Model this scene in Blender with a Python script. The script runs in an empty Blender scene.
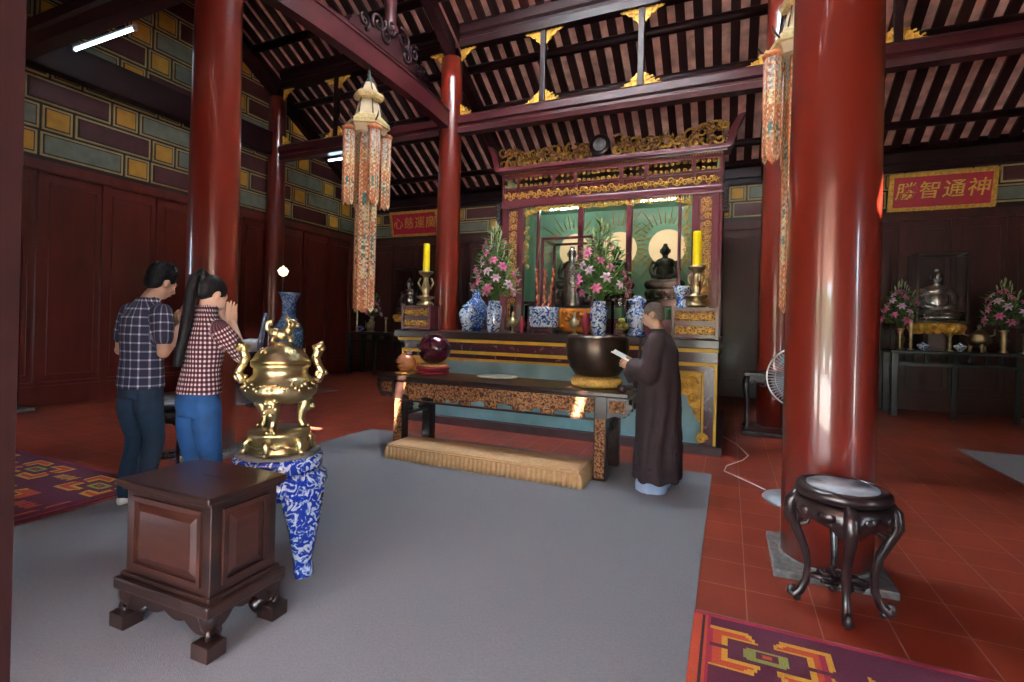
import bpy, bmesh, math, random
from mathutils import Vector, Matrix, noise
PI=math.pi; rnd=random.Random(7)
S=bpy.context.scene; COL=S.collection
sin,cos=math.sin,math.cos
# ---------------------------------------------------------------- materials
def nt(name):
    m=bpy.data.materials.new(name); m.use_nodes=True; t=m.node_tree; b=t.nodes['Principled BSDF']
    return m,t,b
def lk(t,a,b): t.links.new(a,b)
def setv(b,**k):
    for n,v in k.items():
        n={'base':'Base Color','rough':'Roughness','metal':'Metallic','coat':'Coat Weight','crough':'Coat Roughness','trans':'Transmission Weight','ior':'IOR','em':'Emission Color','es':'Emission Strength','spec':'Specular IOR Level','sheen':'Sheen Weight','alpha':'Alpha'}[n]
        if n in('Base Color','Emission Color'): v=(v[0],v[1],v[2],1)
        b.inputs[n].default_value=v
def c8(r,g,b): return tuple(((x/255)/12.92 if x/255<.04045 else ((x/255+.055)/1.055)**2.4) for x in(r,g,b))
def coords(t,scale=(1,1,1),kind='Object',rot=(0,0,0)):
    tc=t.nodes.new('ShaderNodeTexCoord'); mp=t.nodes.new('ShaderNodeMapping'); mp.inputs['Scale'].default_value=scale; mp.inputs['Rotation'].default_value=rot
    lk(t,tc.outputs[kind],mp.inputs['Vector']); return mp.outputs['Vector']
def noi(t,vec,scale,detail=4,dist=0,rough=.5):
    n=t.nodes.new('ShaderNodeTexNoise'); n.inputs['Scale'].default_value=scale; n.inputs['Detail'].default_value=detail; n.inputs['Distortion'].default_value=dist; n.inputs['Roughness'].default_value=rough
    lk(t,vec,n.inputs['Vector']); return n.outputs['Fac']
def ramp(t,fac,stops,interp='LINEAR'):
    r=t.nodes.new('ShaderNodeValToRGB'); r.color_ramp.interpolation=interp
    e=r.color_ramp.elements
    while len(e)<len(stops): e.new(.5)
    for i,(p,c) in enumerate(stops): e[i].position=p; e[i].color=(c[0],c[1],c[2],1)
    lk(t,fac,r.inputs['Fac']); return r.outputs['Color']
def bump(t,b,h,st=.3,dist=.01):
    n=t.nodes.new('ShaderNodeBump'); n.inputs['Strength'].default_value=st; n.inputs['Distance'].default_value=dist
    lk(t,h,n.inputs['Height']); lk(t,n.outputs['Normal'],b.inputs['Normal'])
def mat(name,base,rough=.5,metal=0,coat=0,var=.18,scale=6,stretch=(1,1,1),bmp=0,bscale=40,**k):
    m,t,b=nt(name); setv(b,rough=rough,metal=metal,coat=coat,**k)
    if coat and 'crough' not in k: b.inputs['Coat Roughness'].default_value=.12
    v=coords(t,stretch)
    d=tuple(x*(1-var) for x in base); l=tuple(min(1,x*(1+var)) for x in base)
    lk(t,ramp(t,noi(t,v,scale),[(.3,d),(.7,l)]),b.inputs['Base Color'])
    if bmp: bump(t,b,noi(t,v,bscale,6),bmp)
    return m
def carved(name,ground,gold,scale=30,rough=.45,metal=.3,st=.8,lo=.46,hi=.53,stretch=(1,1,1),dist=1.5):
    m,t,b=nt(name); v=coords(t,stretch); n=noi(t,v,scale,2,dist)
    lk(t,ramp(t,n,[(lo,ground),(hi,gold)]),b.inputs['Base Color']); setv(b,rough=rough,metal=metal)
    mr=t.nodes.new('ShaderNodeMapRange'); mr.inputs['From Min'].default_value=lo; mr.inputs['From Max'].default_value=hi; mr.inputs['To Max'].default_value=metal; lk(t,n,mr.inputs['Value']); lk(t,mr.outputs[0],b.inputs['Metallic'])
    bump(t,b,n,st,.02); return m
def porcelain(name,scale=14,lo=.52,hi=.56,white=(.72,.8,.86),blue=(.02,.08,.38)):
    m,t,b=nt(name); v=coords(t); n=noi(t,v,scale,3,2.2)
    lk(t,ramp(t,n,[(lo-.06,white),(lo,(.25,.4,.7)),(hi,blue)]),b.inputs['Base Color']); setv(b,rough=.12,coat=.5); return m
M={}
M['column']=mat('red_lacquer',(.15,.014,.007),.3,coat=.7,crough=.05,var=.25,scale=1.3,stretch=(1,1,.25))
M['beam']=mat('beam_lacquer',(.05,.009,.011),.34,coat=.15,var=.3,scale=2)
M['beam2']=mat('dark_beam',(.02,.005,.006),.4,spec=.3,var=.3,scale=2)
M['rafter']=mat('rafter_wood',(.03,.006,.006),.5,var=.3,scale=3)
M['rooftile']=mat('roof_clay',(.72,.42,.35),.85,var=.35,scale=5,bmp=.3)
M['panel']=mat('panel_wood',(.1,.014,.009),.3,coat=.2,var=.3,scale=1.6,stretch=(2,2,.4))
M['panel2']=mat('panel_wood_dark',(.06,.014,.012),.38,coat=.1,var=.3,scale=1.6,stretch=(2,2,.4))
M['block_line']=mat('frieze_cream_line',(.42,.3,.12),.6,var=.15)
M['block_grey']=mat('frieze_grey_green',(.17,.19,.14),.6,var=.2)
M['block_ochre']=mat('frieze_ochre',(.6,.3,.03),.6,var=.15)
M['block_maroon']=mat('frieze_maroon',(.07,.012,.014),.5,var=.2)
M['block_gap']=mat('frieze_gap',(.02,.012,.008),.6)
M['gold']=mat('gold_leaf',(.62,.36,.07),.38,metal=.75,var=.3,scale=20,bmp=.3)
M['yellow_gold']=mat('yellow_gilt_wood',(.75,.42,.06),.5,metal=.2,var=.25,scale=20,bmp=.3)
M['brass']=mat('polished_brass',(.5,.42,.23),.3,metal=.97,var=.3,scale=8,bmp=.14,bscale=22)
M['bronze']=mat('dark_bronze',(.06,.04,.03),.33,metal=.7,var=.25,scale=5)
M['carve']=carved('gilt_carving',(.05,.008,.008),(.62,.36,.1),22)
M['carve_fine']=carved('fine_gilt_carving',(.09,.012,.012),(.5,.26,.07),34,metal=.25)
M['carve_table']=carved('table_relief_carving',(.06,.008,.007),(.38,.18,.06),48,metal=.15,lo=.42,hi=.56,dist=.8)
M['shrinewood']=mat('shrine_lacquer',(.11,.018,.026),.3,coat=.4,var=.25,scale=3)
M['altar']=carved('altar_marbled_purple',(.085,.024,.035),(.3,.2,.24),9,.25,0,.05,.6,.78)
M['yellow']=mat('yellow_trim',(.72,.43,.03),.45,var=.15)
M['cyan']=mat('pale_blue_plaster',(.27,.5,.55),.7,var=.25,scale=2.5)
M['altarfoot']=mat('altar_plinth',(.07,.035,.04),.5)
M['carpet']=mat('grey_carpet',(.12,.138,.162),.95,var=.14,scale=90,bmp=.5,bscale=300,sheen=.2)
M['mat']=mat('pale_mat',(.24,.25,.26),.9,var=.1,scale=60,bmp=.3,bscale=200)
M['dkwood']=mat('rosewood',(.022,.009,.007),.3,coat=.3,var=.45,scale=3,stretch=(1,1,4),bmp=.05)
M['dkwood2']=mat('rosewood_panel',(.04,.012,.008),.3,coat=.3,var=.45,scale=3,stretch=(1,1,5),bmp=.05)
M['blackwood']=mat('dark_carved_wood',(.022,.013,.014),.28,coat=.4,var=.4,scale=8)
M['greentable']=mat('black_green_lacquer',(.012,.02,.018),.35,coat=.3,var=.3)
M['stone']=mat('grey_stone',(.13,.13,.125),.8,var=.35,scale=30,bmp=.4)
M['marble']=mat('grey_marble_inlay',(.3,.34,.38),.25,var=.5,scale=9)
M['tan']=mat('tan_cushion_cloth',(.5,.31,.15),.85,var=.12,scale=30,bmp=.3,bscale=120)
M['candle']=mat('yellow_wax',(.95,.72,.0),.45,var=.03)
M['postdark']=mat('old_dark_red_paint',(.012,.003,.003),.8,spec=.1)
M['redsign']=mat('red_signboard',(.42,.008,.03),.45,var=.12)
M['porc']=porcelain('blue_white_porcelain')
M['porc2']=porcelain('dense_blue_porcelain',22,.42,.5)
M['porc4']=porcelain('pale_blue_porcelain',12,.45,.52,white=(.3,.46,.56),blue=(.06,.16,.36))
M['porc3']=porcelain('stand_blue_porcelain',19,.45,.5,white=(.5,.6,.72),blue=(.01,.04,.36))
M['white']=mat('white_glaze',(.75,.77,.8),.3,var=.05)
M['leaf']=mat('lily_leaf',(.1,.22,.045),.45,var=.5,scale=12)
M['bud']=mat('lily_bud',(.42,.5,.24),.5,var=.3,scale=20)
M['petal']=mat('pink_petal',(.72,.16,.34),.5,var=.35,scale=25)
M['petalp']=mat('pale_pink_petal',(.75,.5,.62),.5,var=.2,scale=25)
M['amber']=mat('amber_block',(.5,.16,.015),.25,coat=.3,var=.6,scale=6)
M['orange_coil']=mat('dragon_incense',(.5,.13,.06),.6,var=.5,scale=40)
M['mokred']=mat('red_black_lacquer',(.07,.008,.02),.15,coat=.6,var=.6,scale=5)
M['mokorange']=mat('varnished_orange_wood',(.45,.17,.06),.25,coat=.4,var=.25,scale=8)
M['cushgold']=mat('gold_brocade',(.62,.38,.1),.6,var=.3,scale=40,bmp=.4,bscale=80)
M['cushred']=mat('crimson_brocade',(.25,.012,.03),.55,var=.3,scale=20)
M['silver']=mat('silver_figure',(.72,.7,.66),.22,metal=.9,bmp=.2,bscale=14,var=.25,scale=9)
M['statue']=mat('dark_bronze_figure',(.06,.045,.035),.35,metal=.6,var=.3)
M['greenwall']=mat('pale_green_paint',(.3,.5,.38),.6,var=.15,scale=2)
M['fanwhite']=mat('fan_cage_metal',(.5,.52,.55),.3,metal=.6)
M['fangrey']=mat('fan_plastic',(.35,.38,.42),.4)
M['blade']=mat('fan_blade',(.12,.14,.16),.3)
M['paper']=mat('book_paper',(.8,.79,.74),.8,var=.04)
M['cable']=mat('white_cable',(.7,.68,.62),.5)
M['skin']=mat('skin',(.46,.27,.19),.5,var=.06,scale=6)
M['skin2']=mat('pale_skin',(.56,.36,.27),.5,var=.06,scale=6)
M['lip']=mat('lips',(.35,.12,.1),.5)
M['dark']=mat('eye_dark',(.02,.012,.01),.4)
M['hair']=mat('black_hair',(.008,.007,.009),.5,spec=.2,var=.5,scale=4,stretch=(30,30,3),bmp=.3,bscale=8)
M['shorthair']=mat('shaved_hair',(.1,.075,.065),.8,var=.3,scale=60)
M['jeans']=mat('dark_denim',(.006,.024,.052),.8,var=.25,scale=9,bmp=.25,bscale=25)
M['jeans2']=mat('bright_blue_denim',(.01,.07,.22),.8,var=.2,scale=9,bmp=.25,bscale=25)
M['robe']=mat('brown_robe_cloth',(.03,.018,.023),.85,var=.15,scale=5,bmp=.35,bscale=9)
M['trouser']=mat('pale_blue_cloth',(.33,.42,.62),.8,var=.1)
M['sole']=mat('white_shoe',(.6,.6,.58),.6)
M['shoe']=mat('dark_shoe',(.03,.03,.035),.5)
M['ground']=mat('courtyard_paving',(.42,.4,.36),.9,var=.1)
M['hedge']=mat('garden_green',(.1,.17,.05),.9,var=.4,scale=3)
M['cloth_a']=mat('streamer_cream',(.62,.5,.28),.7,var=.5,scale=45)
M['cloth_b']=mat('streamer_orange',(.5,.17,.07),.7,var=.5,scale=30)
M['cloth_c']=mat('streamer_teal',(.08,.17,.15),.7,var=.5,scale=30)
M['cloth_d']=mat('streamer_blue',(.05,.06,.17),.7,var=.4,scale=30)
M['cloth_e']=mat('streamer_silver',(.45,.42,.36),.6,var=.6,scale=30)
M['lanterngold']=mat('lantern_dull_gilt',(.5,.36,.16),.5,metal=.2,var=.3,scale=25)
M['dullcream']=mat('dull_cream_dish',(.5,.46,.34),.4)
M['lampshade']=mat('lantern_panel',(.55,.42,.26),.6,var=.15)
M['fruit']=mat('green_orange_fruit',(.28,.26,.04),.5,var=.5,scale=20)
M['seat']=mat('grey_blue_seat',(.1,.14,.24),.4)
def glassm():
    m,t,b=nt('clear_glass'); out=t.nodes['Material Output']
    g=t.nodes.new('ShaderNodeBsdfGlossy'); g.inputs['Roughness'].default_value=.03
    tr=t.nodes.new('ShaderNodeBsdfTransparent'); tr.inputs['Color'].default_value=(.93,.96,.95,1)
    f=t.nodes.new('ShaderNodeFresnel'); f.inputs['IOR'].default_value=1.5
    mx=t.nodes.new('ShaderNodeMixShader'); lk(t,f.outputs[0],mx.inputs[0]); lk(t,tr.outputs[0],mx.inputs[1]); lk(t,g.outputs[0],mx.inputs[2]); lk(t,mx.outputs[0],out.inputs['Surface']); return m
M['glass']=glassm()
def frostm():
    m,t,b=nt('frosted_glass'); out=t.nodes['Material Output']; tr=t.nodes.new('ShaderNodeBsdfTranslucent'); tr.inputs['Color'].default_value=(.9,.93,.95,1); lk(t,tr.outputs[0],out.inputs['Surface']); return m
M['frost']=frostm()
def emis(name,c,s,base=(.8,.8,.8)):
    m,t,b=nt(name); setv(b,base=base,em=c,es=s); return m
M['tube']=emis('fluorescent_tube',(.6,.8,1),9)
M['tube2']=emis('cabinet_tube',(.75,1,.9),26)
M['halo']=emis('lit_halo',(1,.68,.38),.42,(.5,.35,.2))
M['flame']=emis('lotus_lamp_glow',(1,.75,.45),.9)
def floormat():
    m,t,b=nt('terracotta_floor_tiles'); v=coords(t); b_=t.nodes.new('ShaderNodeTexBrick'); b_.offset=0; b_.squash=1
    mp=t.nodes.new('ShaderNodeMapping'); mp.inputs['Location'].default_value=(-.11,-.13,0); lk(t,v,mp.inputs['Vector']); lk(t,mp.outputs[0],b_.inputs['Vector'])
    b_.inputs['Scale'].default_value=1; b_.inputs['Brick Width'].default_value=.32; b_.inputs['Row Height'].default_value=.32; b_.inputs['Mortar Size'].default_value=.0035; b_.inputs['Mortar Smooth'].default_value=.2
    b_.inputs['Color1'].default_value=(.19,.026,.012,1); b_.inputs['Color2'].default_value=(.25,.038,.018,1); b_.inputs['Mortar'].default_value=(.34,.2,.16,1)
    n=ramp(t,noi(t,v,1.6,5),[(.25,(.65,.62,.62)),(.75,(1.15,1.1,1.1))])
    mx=t.nodes.new('ShaderNodeMix'); mx.data_type='RGBA'; mx.blend_type='MULTIPLY'; mx.inputs[0].default_value=1
    lk(t,b_.outputs['Color'],mx.inputs[6]); lk(t,n,mx.inputs[7]); lk(t,mx.outputs[2],b.inputs['Base Color']); setv(b,rough=.4); bump(t,b,noi(t,v,9,3),.06); return m
M['floor']=floormat()
def plaid(name,base,line,per,wid,base2=None):
    m,t,b=nt(name); a=t.nodes.new('ShaderNodeAttribute'); a.attribute_name='cloth'; sp=t.nodes.new('ShaderNodeSeparateXYZ'); lk(t,a.outputs['Vector'],sp.inputs[0])
    fs=[]
    for ax in(0,1):
        d=t.nodes.new('ShaderNodeMath'); d.operation='DIVIDE'; d.inputs[1].default_value=per; lk(t,sp.outputs[ax],d.inputs[0])
        f=t.nodes.new('ShaderNodeMath'); f.operation='FRACT'; lk(t,d.outputs[0],f.inputs[0])
        l=t.nodes.new('ShaderNodeMath'); l.operation='LESS_THAN'; l.inputs[1].default_value=wid; lk(t,f.outputs[0],l.inputs[0]); fs.append(l)
    ad=t.nodes.new('ShaderNodeMath'); ad.operation='ADD'; lk(t,fs[0].outputs[0],ad.inputs[0]); lk(t,fs[1].outputs[0],ad.inputs[1])
    h=t.nodes.new('ShaderNodeMath'); h.operation='MULTIPLY'; h.inputs[1].default_value=.5; lk(t,ad.outputs[0],h.inputs[0])
    mid=base2 or tuple((x+y)/2 for x,y in zip(base,line))
    lk(t,ramp(t,h.outputs[0],[(0,base),(.4,mid),(.9,line)],'CONSTANT'),b.inputs['Base Color']); setv(b,rough=.85); return m
M['plaid']=plaid('navy_white_plaid',(.018,.02,.05),(.6,.58,.62),.062,.2,(.16,.15,.2))
M['check']=plaid('maroon_white_check',(.016,.005,.012),(.58,.48,.5),.028,.46,(.12,.035,.05))
# ---------------------------------------------------------------- mesh helper
class MB:
    def __init__(s): s.v=[];s.f=[];s.mi=[];s.cur=0;s.sm=[];s.smooth=False
    def add(s,vs,fs,smooth=None):
        o=len(s.v); s.v+= [tuple(v) for v in vs]
        for f in fs: s.f.append([i+o for i in f]); s.mi.append(s.cur); s.sm.append(s.smooth if smooth is None else smooth)
        return s
    def m(s,i): s.cur=i; return s
    def box(s,x0,x1,y0,y1,z0,z1,T=None):
        vs=[Vector((x,y,z)) for z in(z0,z1) for y in(y0,y1) for x in(x0,x1)]
        if T: vs=[T@v for v in vs]
        return s.add(vs,[(0,2,3,1),(4,5,7,6),(0,1,5,4),(2,6,7,3),(0,4,6,2),(1,3,7,5)],False)
    def bbox(s,x0,x1,y0,y1,z0,z1,b=.01,T=None):   # box with chamfered edges
        vs=[];
        xs=(x0,x1);ys=(y0,y1);zs=(z0,z1);c=((x0+x1)/2,(y0+y1)/2,(z0+z1)/2)
        bm=bmesh.new(); bmesh.ops.create_cube(bm,size=1)
        for v in bm.verts: v.co=Vector((c[0]+v.co.x*(x1-x0),c[1]+v.co.y*(y1-y0),c[2]+v.co.z*(z1-z0)))
        bmesh.ops.bevel(bm,geom=bm.edges[:],offset=b,segments=2,affect='EDGES',profile=.6)
        bm.verts.index_update(); vv=[T@v.co if T else v.co.copy() for v in bm.verts]; ff=[[v.index for v in f.verts] for f in bm.faces]; bm.free()
        return s.add(vv,ff,False)
    def bar(s,a,b,w,h,up=(0,0,1)):  # rectangular bar a->b
        a=Vector(a);b=Vector(b);d=(b-a).normalized(); u=Vector(up); sd=d.cross(u)
        if sd.length<1e-4: sd=Vector((1,0,0))
        sd.normalize(); u=sd.cross(d).normalized()
        vs=[p+sd*x*w/2+u*y*h/2 for p in(a,b) for x,y in((-1,-1),(1,-1),(1,1),(-1,1))]
        return s.add(vs,[(3,2,1,0),(4,5,6,7),(0,1,5,4),(1,2,6,5),(2,3,7,6),(3,0,4,7)],False)
    def tube(s,pts,r,n=8,cap=True,flat=1,smooth=True):
        pts=[Vector(p) for p in pts]; N=len(pts); rs=r if isinstance(r,(list,tuple)) else [r]*N
        vs=[]; prev=None
        for i,p in enumerate(pts):
            d=(pts[min(i+1,N-1)]-pts[max(i-1,0)])
            if d.length<1e-7: d=Vector((0,0,1))
            d.normalize()
            if prev is None:
                a=Vector((0,1,0)) if abs(d.y)<.9 else Vector((1,0,0)); u=(a-d*a.dot(d)).normalized()
            else: u=(prev-d*prev.dot(d)).normalized()
            prev=u; w=d.cross(u)
            for k in range(n):
                t=2*PI*k/n; vs.append(p+u*cos(t)*rs[i]*flat+w*sin(t)*rs[i])
        fs=[(i*n+k,i*n+(k+1)%n,(i+1)*n+(k+1)%n,(i+1)*n+k) for i in range(N-1) for k in range(n)]
        if cap: fs+=[tuple(range(n-1,-1,-1)),tuple((N-1)*n+k for k in range(n))]
        return s.add(vs,fs,smooth)
    def lathe(s,prof,n=24,c=(0,0),T=None,smooth=True,ph=0):
        vs=[Vector((c[0]+r*cos(2*PI*k/n+ph),c[1]+r*sin(2*PI*k/n+ph),z)) for r,z in prof for k in range(n)]
        if T: vs=[T@v for v in vs]
        N=len(prof); fs=[(i*n+k,i*n+(k+1)%n,(i+1)*n+(k+1)%n,(i+1)*n+k) for i in range(N-1) for k in range(n)]
        fs+=[tuple(range(n-1,-1,-1)),tuple((N-1)*n+k for k in range(n))]
        return s.add(vs,fs,smooth)
    def sph(s,c,r,n=12,T=None):
        if not isinstance(r,(tuple,list)): r=(r,r,r)
        vs=[];m=n//2+1
        for i in range(1,m):
            a=PI*i/m
            for k in range(n): b=2*PI*k/n; vs.append(Vector((r[0]*sin(a)*cos(b),r[1]*sin(a)*sin(b),r[2]*cos(a))))
        vs+= [Vector((0,0,r[2])),Vector((0,0,-r[2]))]
        if T: vs=[T@v for v in vs]
        vs=[v+Vector(c) for v in vs]; R=m-1
        fs=[(i*n+k,(i+1)*n+k,(i+1)*n+(k+1)%n,i*n+(k+1)%n) for i in range(R-1) for k in range(n)]
        fs+=[(R*n,k,(k+1)%n) for k in range(n)]+[(R*n+1,(R-1)*n+(k+1)%n,(R-1)*n+k) for k in range(n)]
        return s.add(vs,fs,True)
    def prism(s,poly,h0,h1,axis='z',T=None):  # poly list of (a,b); axis is the extrusion axis
        def mk(a,b,h):
            return Vector((a,b,h)) if axis=='z' else Vector((a,h,b)) if axis=='y' else Vector((h,a,b))
        vs=[mk(a,b,h0) for a,b in poly]+[mk(a,b,h1) for a,b in poly]
        if T: vs=[T@v for v in vs]
        n=len(poly); return s.add(vs,[tuple(range(n-1,-1,-1)),tuple(range(n,2*n))]+[(i,(i+1)%n,n+(i+1)%n,n+i) for i in range(n)],False)
    def loft(s,secs,n=20,T=None,pw=1):  # secs: (cx,cy,z,rx,ry)
        vs=[]
        for cx,cy,z,rx,ry in secs:
            for k in range(n):
                a=2*PI*k/n; ca,sa=cos(a),sin(a)
                vs.append(Vector((cx+rx*math.copysign(abs(ca)**pw,ca),cy+ry*math.copysign(abs(sa)**pw,sa),z)))
        if T: vs=[T@v for v in vs]
        N=len(secs); fs=[(i*n+k,i*n+(k+1)%n,(i+1)*n+(k+1)%n,(i+1)*n+k) for i in range(N-1) for k in range(n)]
        fs+=[tuple(range(n-1,-1,-1)),tuple((N-1)*n+k for k in range(n))]
        return s.add(vs,fs,True)
    def scroll(s,x,z,r,a0=0,turn=1.3,d=1,th=.012,y=0,plane='xz',n=6,steps=16):
        pts=[]
        for i in range(steps+1):
            t=i/steps; a=a0+d*2*PI*turn*t; q=r*(1-.82*t)
            u,w=q*cos(a),q*sin(a); pts.append((x+u,y,z+w) if plane=='xz' else (y,x+u,z+w))
        return s.tube(pts,[th*(1-.35*i/steps) for i in range(steps+1)],n)
    def mesh(s,name,mats):
        me=bpy.data.meshes.new(name); me.from_pydata(s.v,[],s.f); 
        for m_ in mats: me.materials.append(M[m_])
        me.polygons.foreach_set('material_index',s.mi); me.polygons.foreach_set('use_smooth',s.sm); me.update()
        bm=bmesh.new(); bm.from_mesh(me); bmesh.ops.recalc_face_normals(bm,faces=bm.faces[:]); bm.to_mesh(me); bm.free(); return me
    def obj(s,name,mats,parent=None,loc=None,rotz=0):
        if isinstance(mats,str): mats=[mats]
        o=bpy.data.objects.new(name,s.mesh(name,mats)); COL.objects.link(o)
        if loc is not None: o.location=loc
        if rotz: o.rotation_euler.z=rotz
        if parent is not None: o.parent=parent
        return o
def thing(name,label,cat,loc=(0,0,0),rz=0,group=None):
    o=bpy.data.objects.new(name,None); COL.objects.link(o); o.empty_display_size=.1; o.location=loc; o.rotation_euler.z=rz
    o['label']=label;o['category']=cat
    if group:o['group']=group
    return o
def tag(o,label,cat,group=None):
    o['label']=label;o['category']=cat
    if group:o['group']=group
    return o
def struct(o): o['kind']='structure'; return o
KIDS={}
def dup(o,loc=None,rz=None,label=None,group=None,parent=None):
    c=o.copy(); COL.objects.link(c)
    if parent is not None: c.parent=parent
    for ch in list(o.children): dup(ch,parent=c)
    if loc is not None: c.location=loc
    if rz is not None: c.rotation_euler.z=rz
    if label: c['label']=label
    if group: c['group']=group
    return c
def RZ(a): return Matrix.Rotation(a,4,'Z')
def TR(x,y,z): return Matrix.Translation((x,y,z))
def remesh(mb,name,mats,vox=.008,smooth=4,cloth=None,disp=0):
    me=mb.mesh(name,mats if isinstance(mats,list) else [mats]); o=bpy.data.objects.new('tmp',me); COL.objects.link(o)
    m=o.modifiers.new('r','REMESH'); m.mode='VOXEL'; m.voxel_size=vox; m.use_smooth_shade=True
    q=o.modifiers.new('s','SMOOTH'); q.iterations=smooth; q.factor=.5
    dg=bpy.context.evaluated_depsgraph_get(); r=bpy.data.meshes.new_from_object(o.evaluated_get(dg)); r.name=name
    bpy.data.objects.remove(o); bpy.data.meshes.remove(me)
    if not r.materials: r.materials.append(M[mats if isinstance(mats,str) else mats[0]])
    if disp:
        for v in r.vertices: v.co+=v.normal*disp*noise.noise(Vector((v.co.x*9,v.co.y*9,v.co.z*4)))
    if cloth:
        at=r.attributes.new('cloth','FLOAT_VECTOR','POINT')
        at.data.foreach_set('vector',[c for v in r.vertices for c in cloth(v.co)])
    return r
def mobj(me,name,parent=None):
    o=bpy.data.objects.new(name,me); COL.objects.link(o)
    if parent is not None:o.parent=parent
    return o
WORLD,SUNE,EXPO=15.0,68.0,.98
EAVE=-.65
CLOSED=[(-8.6,-7.35),(-7.1,-5.0),(-4.75,-3.3),(-3.1,-2.3),(.3,.75),(.95,2.9),(3.1,4.3)]  # bays shut by unseen leaves, added to dim the foreground
OPEN=[(-9.2,-8.6),(-2.3,-1.62),(-1.2,.3),(4.3,5.0)]
CLX0,CLX1=3.0,3.0
# ---------------------------------------------------------------- building
XL,XR,YB,YF=-9.6,5.3,11.6,.45
CX=-2.15; CA,CB=-4.9,.6   # inner column lines
RY,RZ0,SL=5.8,4.85,.58
def roofz(y): return RZ0+SL*(YB-y) if y>RY else RZ0+SL*(y-0)
struct(MB().box(XL-.3,XR+.3,-1.6,YB+.3,-.15,0).obj('floor','floor'))
# timber panelled walls: local u along wall, z up, n towards room
def panel_wall(mb,u0,u1,f,pw,z1=3.72):
    # f(u,n,z)->world ; m0 frame wood, m1 panel wood
    def bx(a,b,z0,z2,n0,n1,mi):
        mb.m(mi); vs=[f(u,n,z) for z in(z0,z2) for n in(n0,n1) for u in(a,b)]
        mb.add(vs,[(0,2,3,1),(4,5,7,6),(0,1,5,4),(2,6,7,3),(0,4,6,2),(1,3,7,5)],False)
    bx(u0,u1,0,z1,-.12,0,1); bx(u0,u1,0,.3,0,.05,0); bx(u0,u1,z1-.16,z1,0,.07,0); bx(u0,u1,.3,.36,0,.03,0)
    n=max(1,round((u1-u0)/pw)); w=(u1-u0)/n
    for i in range(n+1):
        c=u0+i*w; a=max(u0,c-.05); b=min(u1,c+.05); bx(a,b,.3,z1-.16,0,.045,0)
    for i in range(n):
        a=u0+i*w+.11; b=u0+(i+1)*w-.11
        for (p,q,z0,z2) in((a,a+.025,.45,z1-.3),(b-.025,b,.45,z1-.3),(a,b,.45,.475),(a,b,z1-.325,z1-.3)): bx(p,q,z0,z2,0,.02,0)
def frieze(mb,u0,u1,f,z0,rows,zlim=None,h=.35,ph=0,wf_=1):
    # m0 gap, 1 line, 2 grey, 3 ochre, 4 maroon
    def poly(pts,n0,n1,mi):
        mb.m(mi); k=len(pts); vs=[f(u,n0,z) for u,z in pts]+[f(u,n1,z) for u,z in pts]
        mb.add(vs,[tuple(range(k)),tuple(range(k,2*k))]+[(i,(i+1)%k,k+(i+1)%k,k+i) for i in range(k)],False)
    def clip(pts):
        if not zlim: return pts
        out=[]
        for i in range(len(pts)):
            a,b=pts[i],pts[(i+1)%len(pts)]; da=zlim(a[0])-a[1]; db=zlim(b[0])-b[1]
            if da>=0: out.append(a)
            if (da>=0)!=(db>=0): t=da/(da-db); out.append((a[0]+(b[0]-a[0])*t,a[1]+(b[1]-a[1])*t))
        return out if len(out)>2 else None
    def ins(a,b,c,d,k): return [(a+k,c+k),(b-k,c+k),(b-k,d-k),(a+k,d-k)]
    for r in range(rows):
        u=u0-ph-(r%2)*.62-(r%3)*.1; i=r
        while u<u1:
            w=(.36,1.0,.36,1.0)[i%4]*wf_; col=(3,2,3,4)[i%4]
            a,b=max(u,u0),min(u+w,u1); c,d=z0+r*h,z0+(r+1)*h
            if b-a>.16:
                for k,n1,mi in((.018,.015,1),(.048,.018,0),(.066,.03,col)):
                    p=clip(ins(a,b,c,d,k))
                    if p: poly(p,0,n1,mi)
            u+=w; i+=1
fl=lambda u,n,z:(XL+n,u,z); fb=lambda u,n,z:(u,YB-n,z); fr=lambda u,n,z:(XR-n,u,z)
wl=struct(MB().box(XL-.3,XL-.12,-.0,YB+.3,0,8.6).box(XL-.12,XL-.002,0,YB,3.72,8.5).obj('wall_left','block_gap'))
m=MB(); panel_wall(m,.6,YB,fl,.82); m.obj('wainscot',['panel','panel'],wl)
m=MB(); frieze(m,.6,YB,fl,3.78,12,lambda u:roofz(u)-.28,h=.4,ph=.2,wf_=1.15); m.obj('painted_frieze',['block_gap','block_line','block_grey','block_ochre','block_maroon'],wl)
wb=struct(MB().box(XL,XR+.3,YB+.12,YB+.3,0,5).box(XL,XR,YB+.002,YB+.12,3.72,4.9).obj('wall_back','block_gap'))
m=MB(); panel_wall(m,XL,XR,fb,.8); m.obj('wainscot',['panel2','panel2'],wb)
m=MB(); frieze(m,XL,XR,fb,3.8,2,ph=.3); m.obj('painted_frieze',['block_gap','block_line','block_grey','block_ochre','block_maroon'],wb)
MB().box(XL,XR,YB-.1,YB,4.5,4.62).box(XL,XR,YB-.16,YB,4.62,4.82).tube([(XL,YB-.12,4.93),(XR,YB-.12,4.93)],.1,10).obj('wall_plate','beam2',wb)
wr=struct(MB().box(XR+.12,XR+.3,0,YB+.3,0,8.6).box(XR+.002,XR+.12,0,YB,3.72,8.5).obj('wall_right','block_gap'))
m=MB(); panel_wall(m,.6,YB,fr,.82); m.obj('wainscot',['panel2','panel2'],wr)
m=MB(); frieze(m,.6,YB,fr,3.78,12,lambda u:roofz(u)-.28,h=.4,wf_=1.15); m.obj('painted_frieze',['block_gap','block_line','block_grey','block_ochre','block_maroon'],wr)
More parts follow.
